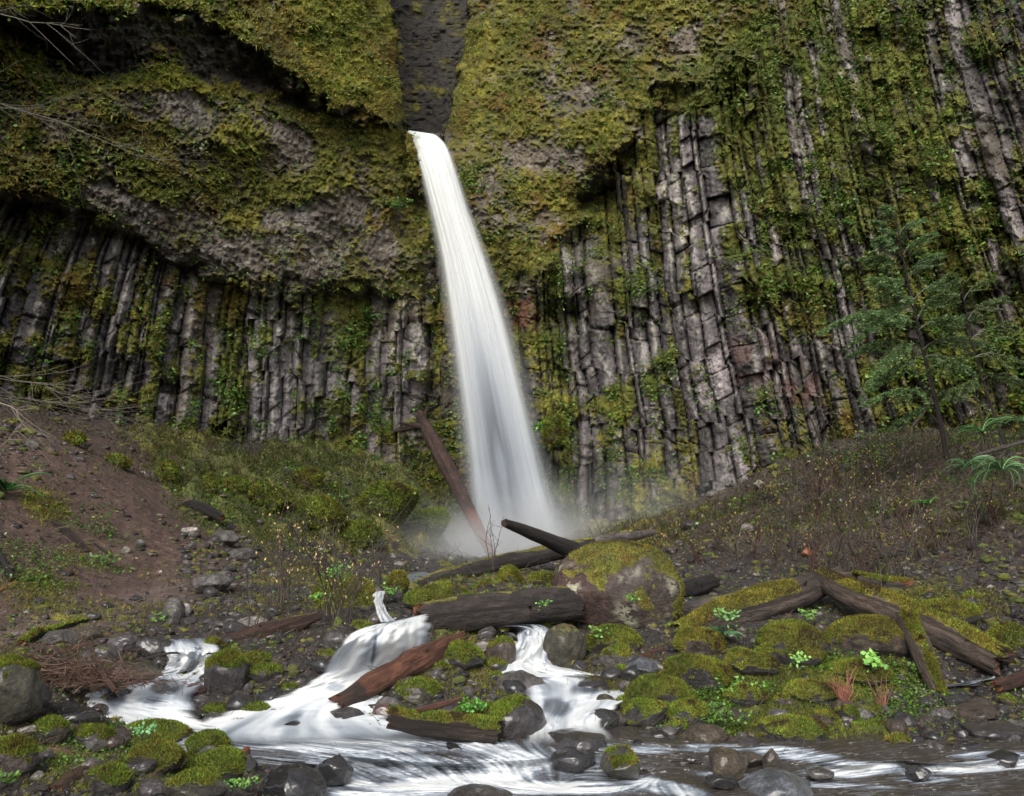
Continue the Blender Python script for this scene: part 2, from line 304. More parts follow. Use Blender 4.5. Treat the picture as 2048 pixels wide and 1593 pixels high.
# soft mossy mounds on the slope below the columns
_m = (gmoss > .6) & (GY > 13)
GZ = GZ+ss(.45, .8, gmoss)*ss(12, 16, GY)*(.9*np.abs(fbm(GX*.8, GY*.7, 0*GX, 3, 21))+.35*ridg(GX*1.5, GY*1.3, 0*GX, 3, 33))
GZ = GZ+blobs(GPX, GPY, [(1720, 1010, 420, 150, 1.)], 0.)*(.28*fbm(GX*.9, GY*.9, 0*GX, 3, 41)+.16*ridg(GX*2.2, GY*2.2, 0*GX, 3, 43))
def glook(x, y, A=None):
    A = GZ if A is None else A
    i = np.clip((np.log(y)-lg[0])/(lg[1]-lg[0]), 0, YN-1.001); j = np.clip((x/y-T0)/(tg[1]-tg[0]), 0, TN-1.001)
    i0, j0 = np.asarray(i).astype(int), np.asarray(j).astype(int); fi, fj = i-i0, j-j0
    return A[i0, j0]*(1-fi)*(1-fj)+A[i0+1, j0]*fi*(1-fj)+A[i0, j0+1]*(1-fi)*fj+A[i0+1, j0+1]*fi*fj
def hit(px, py, dmin=3.3):
    """distance at which the ray through a pixel meets the ground"""
    tx, tz = ray(px, py); y = np.exp(np.linspace(math.log(dmin), math.log(33), 900))
    b = CZ+tz*y < glook(tx*y, y)
    return float(y[np.argmax(b)]) if b.any() else 30.
GRD = mesh('ground', np.stack([GX, GY, GZ], -1), grid_q(YN, TN)[:, ::-1], M_GROUND,
           attrs={'moss': gmoss, 'gravel': np.clip(1-gdirt, 0, 1), 'path': gpath, 'green': ggreen})
tag(GRD, 'brown dirt slope, mossy bank and stony stream bed under the cliffs', kind='structure')
# ------------------------------------------------------------------ cliff
def knots(px, xs, ys): return np.interp(px, xs, ys)
cx = np.concatenate([np.linspace(-900, -40, 160), np.arange(-38, 2090, 2.2), np.linspace(2094, 2900, 150)])
cyy = np.concatenate([np.linspace(-800, -20, 90), np.arange(-18, 1150, 2.2)])
X, Y = np.meshgrid(cx, cyy); CR, CC = X.shape
wob = 36*fbm(X/120, Y/120, 0*X, 3, 40); Yw = Y+wob+30*ridg(X/44, Y/34, 0*X, 3, 44)
base = knots(cx, [-900, -500, 0, 300, 600, 800, 870, 1000, 1150, 1200, 1300, 1500, 1700, 1900, 2048, 2600, 2900], [11, 14, 19, 22, 26, 29.5, 30.6, 30.8, 30.2, 29.6, 27.8, 25.2, 22.8, 20.4, 18.4, 12, 10])
L2 = knots(cx, [-900, 0, 50, 100, 200, 300, 380, 480, 560, 620, 700, 780], [-60, 20, 40, 62, 48, 44, 55, 95, 160, 195, 235, 275])
E2 = knots(cx, [-900, 0, 50, 100, 180, 250, 350, 450, 550, 620, 700, 780], [10, 70, 95, 120, 150, 140, 150, 178, 205, 232, 262, 300])
E1 = knots(cx, [-900, 0, 100, 200, 300, 360, 420, 500, 600, 700, 790, 870], [330, 392, 418, 440, 478, 520, 560, 580, 596, 604, 600, 560])
E3 = knots(cx, [1000, 1120, 1180, 1250, 1300, 1400, 1480, 1600, 1700], [640, 520, 420, 350, 215, 190, 120, 20, -200])
prot = np.zeros_like(X)
depthL = knots(cx, [0, 250, 330, 480, 600, 700], [1.0, 1.0, .6, 1., .7, .25])
for j, px in enumerate(cx):
    y = Yw[:, j]
    if px < 880:
        k = depthL[j]; e1k = np.interp(px, [0, 150, 300, 700, 800, 870], [.8, .8, 1, 1, .5, .1])
        ys = [-900, L2[j]-160, L2[j]-25, L2[j]+2, L2[j]+12, E2[j]-8, E2[j]+60, E1[j]-80, E1[j]-22, E1[j], E1[j]+10, E1[j]+60, 900, 1150]
        vs_ = [6., -.2, -1.2, -1.2, -.8-.1*k, .75*k-.6, -.25, -.4, -.45, -.3, -.3+.42*e1k, .08, -.2, -.7]
        prot[:, j] = np.interp(y, ys, vs_)
    else:
        a = float(ss(980, 1200, px))
        ys = [-900, -100, 120, E3[j]-40, E3[j], E3[j]+18, E3[j]+120, 900, 1150]
        if px > 1520: ys = [-900, -100, 120, 300, 400, 500, 600, 900, 1150]; vs_ = [6, 1.6, .8, .2, .1, 0, 0, -.3, -.7]
        else: vs_ = [6.5, 2.2, 1.0, .15*a, .15*a, .25*a, .2*a, -.3, -.9]
        ys = np.maximum.accumulate(np.array(ys, float)+np.arange(len(ys))*.01)
        prot[:, j] = np.interp(y, ys, vs_)
# blend across px 1450..1600 is noisy anyway; gorge notch behind the lip of the fall
GL = knots(cyy, [-800, 0, 100, 200, 265], [690, 778, 792, 802, 814])[:, None]+8*vn(X/30, Y/22, 0*X, 50)
GR = knots(cyy, [-800, 0, 100, 200, 272], [1060, 938, 925, 903, 888])[:, None]+9*vn(X/30, Y/26, 0*X, 51)
notch = (X > GL) & (X < GR) & (Y < 268+4*vn(X/20, 0*X, 0*X, 3))
D = base[None]+prot
# side walls of the buttress curve back towards the notch
D += 2.6*np.exp(-np.abs(GL-X)/26)*(X < GL)*ss(420, 250, Y)+3.4*np.exp(-np.abs(X-GR)/60)*(X > GR)*ss(420, 230, Y)
D += blobs(X, Y, [(1205, 430, 75, 90, .8, 20), (1335, 190, 50, 24, .4), (820, 440, 35, 60, .7), (990, 620, 60, 160, .5), (870, 950, 60, 110, .6)], 0.)
D -= blobs(X, Y, [(820, 700, 45, 130, .7), (1120, 560, 60, 60, .6), (1060, 820, 50, 90, .7), (880, 330, 20, 40, .3)], 0.)
jn = 60*fbm(X/55, Y/50, 0*X, 3, 140)
colm = np.where(X < 880, ss(-8, 46, Yw-E1[None]+jn*ss(300, 620, X))*(1-.5*ss(830, 960, Y)), np.where(X < 1520, ss(-40, 70, Yw-E3[None]+1.6*jn)*ss(960, 1120, X+.05*Y), .85*ss(-250, 350, Y+.3*X-380)+.0))
colm = np.clip(np.where(X > 1400, np.maximum(colm, ss(1500, 1640, X)*.8), colm), 0, 1)*(1-notch)
# column coordinate: the columns fan out on both sides
lean = np.where(X < 880, -np.interp(X, [-900, 0, 300, 700, 880], [.45, .36, .22, .02, -.04]), np.interp(X, [880, 1150, 1300, 1600, 1900, 2600], [.02, .06, .10, .2, .3, .5]))
S = X-(Y-600)*lean+14*vn(X/220, Y/300, 0*X, 60)+2.2*vn(X/30, Y/70, 0*X, 61)
widths = np.clip(RNG.gamma(4, 6.2, 400), 11, 58); edges = -1400+np.cumsum(widths); edges = np.concatenate([[-2000], edges, [6000]])
gi = np.floor(S/64).astype(int); gr_ = VT[PT2[gi & 255] & 255]; gy_ = Y/(46+60*gr_)+gr_*9+.25*vn(X/30, Y/60, 0*X, 66); gs_ = np.floor(gy_).astype(int); S = S+(VT[PT2[(PT2[gs_ & 255]+gi) & 255] & 255]-.5)*17
ci = np.clip(np.searchsorted(edges, S.ravel()).reshape(S.shape)-1, 0, len(edges)-2)
cw = edges[ci+1]-edges[ci]; t = (S-edges[ci])/cw
rr = RNG.random((len(edges), 8)); pk = .25+.5*rr[ci, 0]
fac = np.where(t < pk, t/pk, (1-t)/(1-pk)); prof = .45+.55*fac; prof = prof*ss(0, .10, t)*ss(0, .10, 1-t)
seglen = 45+110*rr[ci, 1]; sy = (Y+rr[ci, 2]*300+18*(t-.5)*(rr[ci, 3]-.5)*3)/seglen; si = np.floor(sy).astype(int)
sr = VT[PT2[(PT2[si & 255]+ci) & 255] & 255]; sr2 = VT[PT2[(PT2[(si+91) & 255]+ci*3) & 255] & 255]
crack = 1-ss(0, .06, sy-si)*ss(0, .06, 1-(sy-si))
off = (rr[ci, 4]-.5)*.65+(sr-.5)*.6+np.where(sr2 > .86, .45, 0)+.35*(sy-si-.5)*(sr-.3)
A = colm*np.interp(X, [0, 400, 560, 840, 880, 1200, 2048], [.8, .85, .6, .75, .9, 1.1, 1.0])
A = A*(1-.45*ss(1480, 1600, X)*ss(520, 300, Y))
jm = np.clip(1.3*fbm(X/75, Y/60, 0*X, 3, 145), -.5, .8)
D += -.35*jm*colm
A = A*(1-.35*ss(.15, .5, jm))
D += A*(.48*(1-prof)+off*.85+.14*crack)+A*.05*ridg(S/16, Y/26, 0*X, 3, 63)
tone = np.clip(.5+colm*((sr-.5)*.8+(rr[ci, 6]-.5)*.5)+.3*vn(X/60, Y/40, 0*X, 64), 0, 1)
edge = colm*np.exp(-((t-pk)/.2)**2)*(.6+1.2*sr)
# blocky fractured rock elsewhere
zz = 0*X; th = .45; U = X*math.cos(th)+Y*math.sin(th); Vv = -X*math.sin(th)+Y*math.cos(th)
def terr(v, n): 
    q = v*n; f = np.floor(q); return (f+ss(.25, .75, q-f))/n
big = fbm(X/170, Y/130, zz, 3, 70); midn = ridg(U/75, Vv/38, zz, 4, 71, .62); sm = ridg(X/24, Y/20, zz, 3, 75, .6)
nm = (1-.75*colm)
D += nm*(-.55*big-.30*terr(midn*.5+.5, 5)-.08*sm)+(1-nm)*(-.22*big-.05*sm)
D += .06*fbm(X/7, Y/9, zz, 2, 80)*(1+nm)
fine = fbm(X/9, Y/8, zz, 3, 90)
# masks
mossL = blobs(X, Y, [(420, 60, 520, 130, .95), (690, 160, 130, 200, 1.05), (150, -60, 500, 90, .95), (150, 300, 260, 130, .56), (480, 350, 210, 110, .58), (330, 215, 130, 40, .15, 10), (600, 290, 90, 28, .1, 35), (230, 400, 120, 30, .25, 20), (700, 330, 90, 60, .55), (560, 520, 240, 50, .15), (700, 450, 120, 80, .3), (80, 560, 200, 150, .12), (200, 700, 200, 190, .28), (560, 740, 260, 190, .62), (620, 900, 300, 60, .55), (800, 700, 60, 140, .2), (790, 560, 80, 70, .35), (100, 840, 120, 60, .25), (700, 260, 60, 40, .8, 30)], .5)
mossR = blobs(X, Y, [(1060, 150, 180, 190, .85), (1250, 120, 130, 150, .62), (1130, 170, 70, 90, .55), (950, 330, 60, 70, .55), (1100, 330, 120, 80, .4), (1050, 480, 90, 90, .6), (1060, 400, 120, 60, .6), (1650, 180, 420, 260, .66), (1620, 480, 360, 180, .62), (1390, 400, 60, 200, .25, -4), (1190, 620, 110, 160, .6), (1350, 760, 260, 200, .32), (1850, 600, 260, 260, .66), (1150, 900, 140, 110, .55), (1420, 900, 180, 80, .15), (2000, 100, 90, 260, .22), (1600, 780, 120, 130, .2), (1020, 700, 40, 180, .35), (1400, 90, 60, 60, .5)], .5)
moss = np.where(X < 880, mossL, mossR)
# moss likes outward bulges and ledges, not grooves or clean faces
gy = np.gradient(D, axis=0)/np.gradient(Y, axis=0)*F/np.maximum(D, 1)      # >0 : recedes downwards = overhang
gx = np.gradient(D, axis=1)/np.gradient(X, axis=1)
moss = moss-.75*ss(.5, 2.5, gy)+.22*ss(-.3, -2.5, gy)+.45*vn(X/55, Y/60, zz, 101)*.8-.35*colm*crack*0+.3*fine
pm = VT[PT2[(PT2[(ci*7) & 255]+((S/1000).astype(int))) & 255] & 255]
moss = moss-.16*colm+.4*colm*ss(.15, .5, jm)-.16*blobs(X, Y, [(1420, 650, 260, 330, 1.)], 0.)+colm*.35*vn(X/38, Y/55, zz, 103)+colm*((rr[ci, 5]-.5)*.9+(t-.5)*.5+(sr-.5)*.5)
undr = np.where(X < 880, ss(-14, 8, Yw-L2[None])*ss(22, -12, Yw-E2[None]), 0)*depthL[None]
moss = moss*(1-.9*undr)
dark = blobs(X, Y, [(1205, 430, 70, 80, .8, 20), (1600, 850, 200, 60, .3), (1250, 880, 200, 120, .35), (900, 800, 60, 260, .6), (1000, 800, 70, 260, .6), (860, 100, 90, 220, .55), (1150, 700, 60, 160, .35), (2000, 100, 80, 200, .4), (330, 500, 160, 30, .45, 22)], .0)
dark = np.clip(dark+undr*.75+.14*vn(X/45, Y/60, zz, 120), 0, 1)  # recess under the upper lip and alcove: shade put into the rock colour
lich = blobs(X, Y, [(230, 520, 260, 150, .6), (330, 215, 140, 50, .8), (230, 400, 140, 50, .6), (1400, 350, 130, 260, .9), (540, 640, 90, 80, .9), (820, 640, 60, 150, .8), (1650, 330, 300, 350, .6), (620, 460, 140, 60, .6)], .2)
rust = blobs(X, Y, [(1045, 630, 38, 60, .85, -30), (1600, 790, 45, 60, .5), (1500, 720, 60, 60, .35), (800, 350, 20, 35, .6)], 0.)*ss(-.3, .3, vn(X/18, Y/18, zz, 130))
smr = colm*ss(.35, .6, np.where(X < 880, blobs(X, Y, [(160, 650, 220, 220, 1.), (600, 800, 260, 200, .7), (840, 850, 50, 200, .9)], .3), blobs(X, Y, [(1400, 500, 130, 300, 1.), (1500, 800, 400, 250, 1.)], .5))+.3*(sr-.5))
green = blobs(X, Y, [(600, 780, 280, 200, .55), (200, 750, 200, 150, .4), (1700, 300, 420, 380, .6), (1850, 620, 250, 220, .5), (1200, 640, 130, 160, .6), (1150, 930, 160, 100, .7), (1350, 800, 240, 150, .4)], .12)
# moss cushions stand proud of the rock
mk = ss(.35, .7, moss); D -= mk*(.10+.13*np.abs(fbm(X/13, Y/11, zz, 2, 140))*(1+nm))
D = D+.9*np.exp(-((X-850)/42)**2)*ss(300, 262, Y)*ss(200, 255, Y)
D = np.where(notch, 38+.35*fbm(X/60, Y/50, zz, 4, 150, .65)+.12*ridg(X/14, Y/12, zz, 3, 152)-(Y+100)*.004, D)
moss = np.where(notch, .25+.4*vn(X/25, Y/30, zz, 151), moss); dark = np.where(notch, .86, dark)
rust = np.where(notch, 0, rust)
V = P(X, Y, D)
edge = edge+.5*(1-colm)*ss(.1, .6, ridg(X/15, Y/13, zz, 3, 77)+.4*vn(X/70, Y/60, zz, 78)-.1); edge = np.where(notch, 0, edge*(.35+lich))  # highlights painted along column ridges and rock edges, stronger amid lichen
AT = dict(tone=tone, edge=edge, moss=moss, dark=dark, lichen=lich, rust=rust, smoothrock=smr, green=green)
js = int(np.searchsorted(cx, 878))
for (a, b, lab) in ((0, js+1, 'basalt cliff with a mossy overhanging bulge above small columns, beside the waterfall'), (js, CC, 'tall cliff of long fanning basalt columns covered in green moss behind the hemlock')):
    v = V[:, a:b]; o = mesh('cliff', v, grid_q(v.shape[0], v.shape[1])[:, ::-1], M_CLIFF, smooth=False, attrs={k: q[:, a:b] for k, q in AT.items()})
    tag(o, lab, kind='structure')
VN = np.cross(np.gradient(V, axis=1), np.gradient(V, axis=0)); VN /= np.linalg.norm(VN, axis=-1, keepdims=True)+1e-9
VN *= np.sign(-(VN*(V-np.array([0, 0, CZ]))).sum(-1))[..., None]
# ------------------------------------------------------------------ scattered small foliage helpers
def frames(nrm):
    a = RNG.normal(size=nrm.shape); t1 = np.cross(nrm, a); t1 /= np.linalg.norm(t1, axis=-1, keepdims=True)+1e-9
    return t1, np.cross(nrm, t1)
def leaf_cloud(p, nrm, ln, wd, tilt=.6):
    """one four-cornered leaf per point, random direction, leaning out of the surface"""
    n = len(p); t1, t2 = frames(nrm); k = RNG.uniform(-.3, tilt, (n, 1)); d = t1+nrm*k; d /= np.linalg.norm(d, axis=-1, keepdims=True)
    s = np.cross(d, nrm+RNG.normal(0, .35, nrm.shape)); s /= np.linalg.norm(s, axis=-1, keepdims=True)+1e-9
    l = (ln*RNG.uniform(.6, 1.3, (n, 1))); w_ = (wd*RNG.uniform(.6, 1.3, (n, 1)))
    v = np.stack([p, p+d*l*.5+s*w_*.5, p+d*l, p+d*l*.5-s*w_*.5], 1)
    return v.reshape(-1, 3), np.arange(n*4).reshape(n, 4)
def blades(p, nrm, ln, wd, spread=.6, up=0.0):
    n = len(p); d = nrm+RNG.normal(0, spread, nrm.shape); d[:, 2] += up; d /= np.linalg.norm(d, axis=-1, keepdims=True)
    s = np.cross(d, RNG.normal(size=d.shape)); s /= np.linalg.norm(s, axis=-1, keepdims=True)
    l = ln*RNG.uniform(.5, 1.3, (n, 1)); w_ = wd*.5
    v = np.stack([p-s*w_, p+s*w_, p+d*l], 1); return v.reshape(-1, 3), np.arange(n*3).reshape(n, 3)
def tint(n, cols, k, var=.35):
    c = np.asarray(cols, float)[RNG.integers(0, len(cols), n)]*RNG.uniform(1-var, 1+var, (n, 1)); return np.repeat(c, k, 0)
def pick(weight, n):
    w_ = np.maximum(weight, 0).ravel(); w_ = w_/w_.sum(); return RNG.choice(len(w_), n, p=w_)
GREENS = [(.05, .12, .015), (.08, .17, .02), (.035, .085, .015), (.11, .19, .025), (.06, .10, .012)]
MOSSC = [(.10, .105, .013), (.17, .155, .018), (.055, .065, .01), (.22, .19, .02), (.13, .08, .014)]
vis = (X > -60) & (X < 2110) & (Y > -40) & ~notch
pxarea = np.where(vis, 1., 0.)
cl = ss(.05, .55, vn(X/30, Y/34, zz, 200)+.35*vn(X/11, Y/11, zz, 201))
plant = pxarea*cl*ss(.2, .8, moss+.25)*blobs(X, Y, [(600, 780, 300, 200, 1.3), (1700, 330, 420, 380, .75), (1200, 650, 130, 200, 1.2), (1120, 940, 160, 110, 1.2), (960, 350, 60, 90, 1.2), (800, 420, 40, 50, 2.5), (1350, 800, 250, 200, .7), (1850, 700, 250, 200, .7), (420, 120, 400, 120, .35), (450, 350, 280, 110, .12), (150, 620, 160, 150, .45)], .4)
idx = pick(plant, 44000); p = V.reshape(-1, 3)[idx]; nr = VN.reshape(-1, 3)[idx]
p = p+RNG.normal(0, .05, p.shape)+nr*.05; up_ = nr*.6+np.array([0, 0, .5])
v, q = leaf_cloud(p, up_/np.linalg.norm(up_, axis=-1, keepdims=True), .115, .075, .5)
o = mesh('cliff_foliage', v, q, M_LEAF, smooth=False, cols={'tint': tint(len(p), GREENS, 4, .5)}); tag(o, 'small bright green leafy plants clinging to the mossy cliff', kind='stuff')
idx = pick(pxarea*ss(.6, 1.0, moss+.3*fine)*(.25+nm), 70000); p = V.reshape(-1, 3)[idx]+RNG.normal(0, .03, (70000, 3)); nr = VN.reshape(-1, 3)[idx]
lk = np.where(RNG.random(70000) < .2, .2, .11)[:, None]; v, q = blades(p, nr, lk, .038, .4, -.5*(lk[:, 0] > .2)-.15)
gsel = green.ravel()[idx] > RNG.random(70000); nh = fbm(p[:, 0]*.8, p[:, 1]*.5, p[:, 2]*.8, 4, 210, .65); pal = np.where((nh < -.12)[:, None], np.array([[.09, .062, .014]]), np.where((nh > .14)[:, None], np.array([[.14, .165, .022]]), np.array([[.165, .135, .022]]))); upb = (1+.5*ss(-1, 1.5, X.ravel()[idx]*0+(320-Y.ravel()[idx])/120)*(X.ravel()[idx] < 1150))[:, None]; c = np.repeat(pal*upb*RNG.uniform(.4, 1.7, (70000, 1)), 3, 0); c2 = tint(70000, [(.05, .08, .012), (.08, .12, .015), (.03, .045, .01)], 3); c = np.where(np.repeat(gsel, 3)[:, None], c2, c)  # upb lightens the upper left moss, sunlight put into its colour
o = mesh('cliff_moss', v, q, M_MOSS, smooth=False, cols={'tint': c}); tag(o, 'shaggy yellow green moss hanging on the cliff', kind='stuff')
# ------------------------------------------------------------------ waterfall
def ribbon(name, S, n, m, mat, bulge=.1, foamfn=None, alphaw=.2, lift=0, wave=.0, seed=0, alpha=1.0, zfn=None):
    s = np.linspace(0, len(S)-1, n); k = np.arange(len(S))
    def sm_(v):  # smooth interpolation through the sections
        v = np.asarray(v, float); i = np.clip(s.astype(int), 0, len(S)-2); f = s-i; f0 = v[np.maximum(i-1, 0)]; f1 = v[i]; f2 = v[i+1]; f3 = v[np.minimum(i+2, len(S)-1)]
        m1, m2 = (f2-f0)/2, (f3-f1)/2; return (2*f**3-3*f**2+1)*f1+(f**3-2*f**2+f)*m1+(-2*f**3+3*f**2)*f2+(f**3-f**2)*m2
    lx, ly, rx, ry = (sm_([q[a][b] for q in S])[:, None] for a, b in ((0, 0), (0, 1), (1, 0), (1, 1)))
    u = np.linspace(0, 1, m)[None]; return s, u, lx+(rx-lx)*u, ly+(ry-ly)*u, sm_
FS = [((816, 261), (866, 268), 31.0), ((815, 265), (876, 273), 30.3), ((820, 284), (894, 293), 29.7), ((836, 330), (909, 330), 29.3), ((859, 420), (938, 420), 29.0), ((881, 530), (978, 530), 28.8), ((897, 650), (1017, 650), 28.6), ((912, 780), (1052, 780), 28.4), ((926, 920), (1090, 920), 28.3), ((932, 1020), (1122, 1020), 28.2), ((930, 1090), (1152, 1090), 28.1), ((930, 1135), (1168, 1135), 28.0)]
fallv, fallq, fa, ff, fu = [], [], [], [], []; off_ = 0
for li, (wid, dd, al) in enumerate(((1.0, 0, .97), (.8, -.3, .4), (1.25, .25, .22))):
    n, m = 260, 50; s, u, px, py, sm_ = ribbon('', [(a, b, d) for a, b, d in FS], n, m, None)
    cxp = (px[:, :1]+px[:, -1:])/2; px = cxp+(px-cxp)*(1+(wid-1)*np.minimum(1, s[:, None]/5))
    uu = u*2-1; d = sm_([q[2] for q in FS])[:, None]+dd-.55*np.sqrt(np.maximum(0, 1-uu**2))*np.minimum(1, .4+s[:, None]/6)+.10*fbm(u*14+0*s[:, None], s[:, None]*.35+0*u, 0*u*s[:, None]+li, 3, 5)
    fallv.append(P(px, py, d).reshape(-1, 3)); fallq.append(grid_q(n, m, off_)); off_ += n*m
    e = np.interp(s, [0, 2, 6, 11], [.10, .16, .3, .5])[:, None]; edge = ss(0, 1, np.clip((1-np.abs(uu))/e, 0, 1))
    fade = np.interp(s, [0, 10.6, 11], [1, 1, .6])[:, None]
    core = np.interp(s, [0, 4, 7, 11], [1., .97, .9, .85])[:, None]-.16*ss(5, 8, s)[:, None]*np.exp(-((u-.42)/.2)**2)
    fa.append((edge*al*fade*core*(1+.0*u)).ravel()); ff.append((np.interp(s, [0, 4, 8, 11], [1.1, .95, .62, .72])[:, None]-.3*ss(5, 8, s)[:, None]*np.exp(-((u-.45)/.2)**2)+0*u).ravel())
    fu.append(np.stack(np.broadcast_arrays(u, s[:, None]*.4), -1).reshape(-1, 2))
o = mesh('waterfall', np.concatenate(fallv), np.concatenate(fallq), M_FALL, attrs={'foam': np.concatenate(ff), 'alpha': np.concatenate(fa)}, uv=np.concatenate(fu))
tag(o, 'tall silky white waterfall plunging from the notch in the mossy cliff', kind='structure')
# cascades over the boulders
LAB = {'main': 'broad white cascade spilling from the end of the big bark log', 'leftish': 'white side cascade winding between dark rocks under the dirt slope', 'rightish': 'narrow white cascade below the big boulder', 'upper': 'small white trickle beside the leafy moss covered boulder', 'seep': 'thin trickle dropping beside the round green boulder'}
for name, S4 in CASC.items():
    n, m = (200, 90) if name in ('main', 'leftish', 'rightish') else (80, 24)
    s, u, px, py, sm_ = ribbon('', S4, n, m, None)
    sg = s[:, None]; z = sm_([q[2] for q in S4])[:, None]+0*u
    sd_ = hash(name) % 7 if False else len(name)
    px = px+4*fbm(sg*1.5+0*u, 0*sg+u*3, 0*z, 2, sd_)
    z = z+(.018 if name == 'main' else .04)*fbm(u*5+0*sg, sg*1.2+0*u, 0*z, 3, sd_+2)+.02*np.sin(np.pi*u)
    d = (z-CZ)/ray(px, py)[1]; p = P(px, py, d)
    foam = sm_([q[3] for q in S4])[:, None]*(.72 if name == 'main' else .76)+.36*fbm(u*11+0*sg, sg*.4+0*u, 0*z, 3, sd_+5)
    if name == 'main': foam = foam+.35*ss(2.6, 1.2, sg)*ss(.2, .8, sg)
    if name == 'main': foam = foam-.75*blobs(px, py, [(750, 1365, 42, 16, .5, -15), (670, 1375, 22, 10, .4), (575, 1440, 34, 10, .3, -25), (748, 1300, 4, 36, .35, 8), (800, 1246, 30, 8, .3)], 0.)
    if name == 'leftish': foam = foam-.8*blobs(px, py, [(230, 1395, 24, 26, .5), (330, 1372, 30, 18, .5), (300, 1400, 26, 8, .3), (110, 1372, 30, 8, .4)], 0.)
    if name == 'rightish': foam = foam-.8*blobs(px, py, [(1112, 1415, 30, 20, .4), (1200, 1372, 60, 14, .5, -8), (1010, 1262, 40, 8, .6)], 0.)
    uu = np.abs(u*2-1); ed = ss(0, 1, np.clip((1-uu)/.22+.8*fbm(sg*3+0*u, u*6+0*sg, 0*z, 2, 3), 0, 1)*1.0)*ss(0, .15, 1-uu)
    al = ed*ss(0, .12, sg)*ss(0, 1.3, len(S4)-1-sg+.01)
    if name in('upper','seep'): al = ed
    o = mesh('cascade', p, grid_q(n, m), M_CASC, attrs={'foam': foam, 'alpha': al}, uv=np.stack(np.broadcast_arrays(u*(1 if name in ('main', 'leftish', 'rightish') else .3), sg*.4), -1))
    tag(o, LAB[name], kind='structure')
# plunge pool behind the log dam
px, py = np.meshgrid(np.linspace(700, 1250, 60), np.linspace(1108, 1215, 40)); d = (.70-CZ)/ray(px, py)[1]
o = mesh('pool_water', P(px, py, d), grid_q(40, 60), M_CREEK, attrs={'foam': blobs(px, py, [(1040, 1115, 170, 30, .9)], .35), 'alpha': 0*px+1}, uv=np.stack([px/300, py/60], -1)); tag(o, 'misty plunge pool at the foot of the waterfall', kind='structure')
# creek across the near edge
xs = np.linspace(-150, 2500, 1100); ys = np.concatenate([np.linspace(1452, 1600, 200), np.linspace(1604, 1800, 30)]); px, py = np.meshgrid(xs, ys)
# flow directions in picture terms, carried as streak noise by line integral convolution
ARR = np.array([(300, 1465, 1, .1), (550, 1470, 1, .15), (700, 1490, 1, .25), (620, 1510, 1, .1), (700, 1545, .8, .5), (800, 1530, .7, .6), (900, 1520, .9, .45), (1000, 1520, 1, .3), (1100, 1480, .4, .8), (950, 1545, .3, .8), (1030, 1540, -.2, .9), (640, 1570, 1, .25), (800, 1580, 1, -.15), (1000, 1575, 1, .05), (1250, 1560, -1, -.05), (1300, 1500, 1, .05), (1350, 1570, .6, .6), (1500, 1500, -1, .05), (1650, 1530, -1, .25), (1850, 1545, -1, .15), (2048, 1530, -1, .2), (1700, 1570, -1, .08), (1500, 1590, -1, .1), (2300, 1500, -1, .1)], float)
wt = np.exp(-(((px[..., None]-ARR[:, 0])/90)**2+((py[..., None]-ARR[:, 1])/22)**2))+1e-9
vx = (wt*ARR[:, 2]).sum(-1)/wt.sum(-1)+.15*vn(px/60, py/20, 0*px, 7); vy = (wt*ARR[:, 3]).sum(-1)/wt.sum(-1)+.15*vn(px/60, py/20, 0*px, 8)
ln_ = np.hypot(vx, vy)+1e-6; vx /= ln_; vy /= ln_
wn = RNG.random(px.shape); dxs, dys = xs[1]-xs[0], ys[1]-ys[0]; acc = np.zeros_like(px); J0, I0 = np.meshgrid(np.arange(len(xs)), np.arange(len(ys)))
for sgn in (1, -1):
    fx, fy = J0.astype(float), I0.astype(float)
    for k in range(22):
        i = np.clip(fy.round().astype(int), 0, len(ys)-1); j = np.clip(fx.round().astype(int), 0, len(xs)-1); acc += wn[i, j]; fx = fx+sgn*vx[i, j]*2.4/dxs*1.0; fy = fy+sgn*vy[i, j]*2.4/dys*.6
lic = (acc-acc.mean())/acc.std()
for _ in range(2): lic = (lic+np.roll(lic, 1, 0)+np.roll(lic, -1, 0)+np.roll(lic, 1, 1)+np.roll(lic, -1, 1))/5
lic /= lic.std()
foam = blobs(px, py, [(560, 1474, 380, 22, .8), (800, 1462, 120, 10, .6), (560, 1492, 160, 8, .5), (420, 1490, 120, 12, .25), (720, 1500, 160, 7, .5), (800, 1530, 200, 24, .30, 4), (1000, 1500, 90, 16, .5, 10), (1030, 1530, 70, 26, .62), (690, 1560, 70, 12, .8, 12), (900, 1566, 150, 17, 1.0, -4), (1100, 1576, 180, 14, .75), (750, 1590, 140, 8, .6), (1330, 1575, 90, 16, .6, 12), (1300, 1500, 60, 9, .4), (1420, 1492, 60, 5, .5), (1600, 1510, 110, 14, .6, 8), (1700, 1540, 100, 16, .8, -3), (1950, 1534, 160, 12, .95, -4), (1990, 1512, 90, 10, .55), (1500, 1555, 120, 8, .5, 4), (1420, 1500, 80, 6, .4), (1680, 1572, 120, 6, .5, 2), (1850, 1560, 60, 8, .5), (1900, 1587, 90, 5, .2), (2300, 1530, 150, 12, .6), (600, 1640, 900, 20, .6)], .08)
z = .03-.10*ss(1480, 1560, py)+.022*fbm(px/60, py/16, 0*px, 3, 9)*ss(1455, 1490, py)+.006*lic*.3
z += .05*blobs(px, py, [(800, 1512, 220, 16, 1., 4), (1030, 1512, 70, 16, .9), (640, 1520, 60, 14, .8), (1700, 1525, 60, 9, .8), (1900, 1522, 120, 7, .7)], 0.)
d = (z-CZ)/ray(px, py)[1]
bound = ss(0, 1, np.clip((py-np.interp(px, [-150, 300, 420, 500, 560, 2500], [1700, 1700, 1560, 1500, 1452, 1452]))/14, 0, 1))
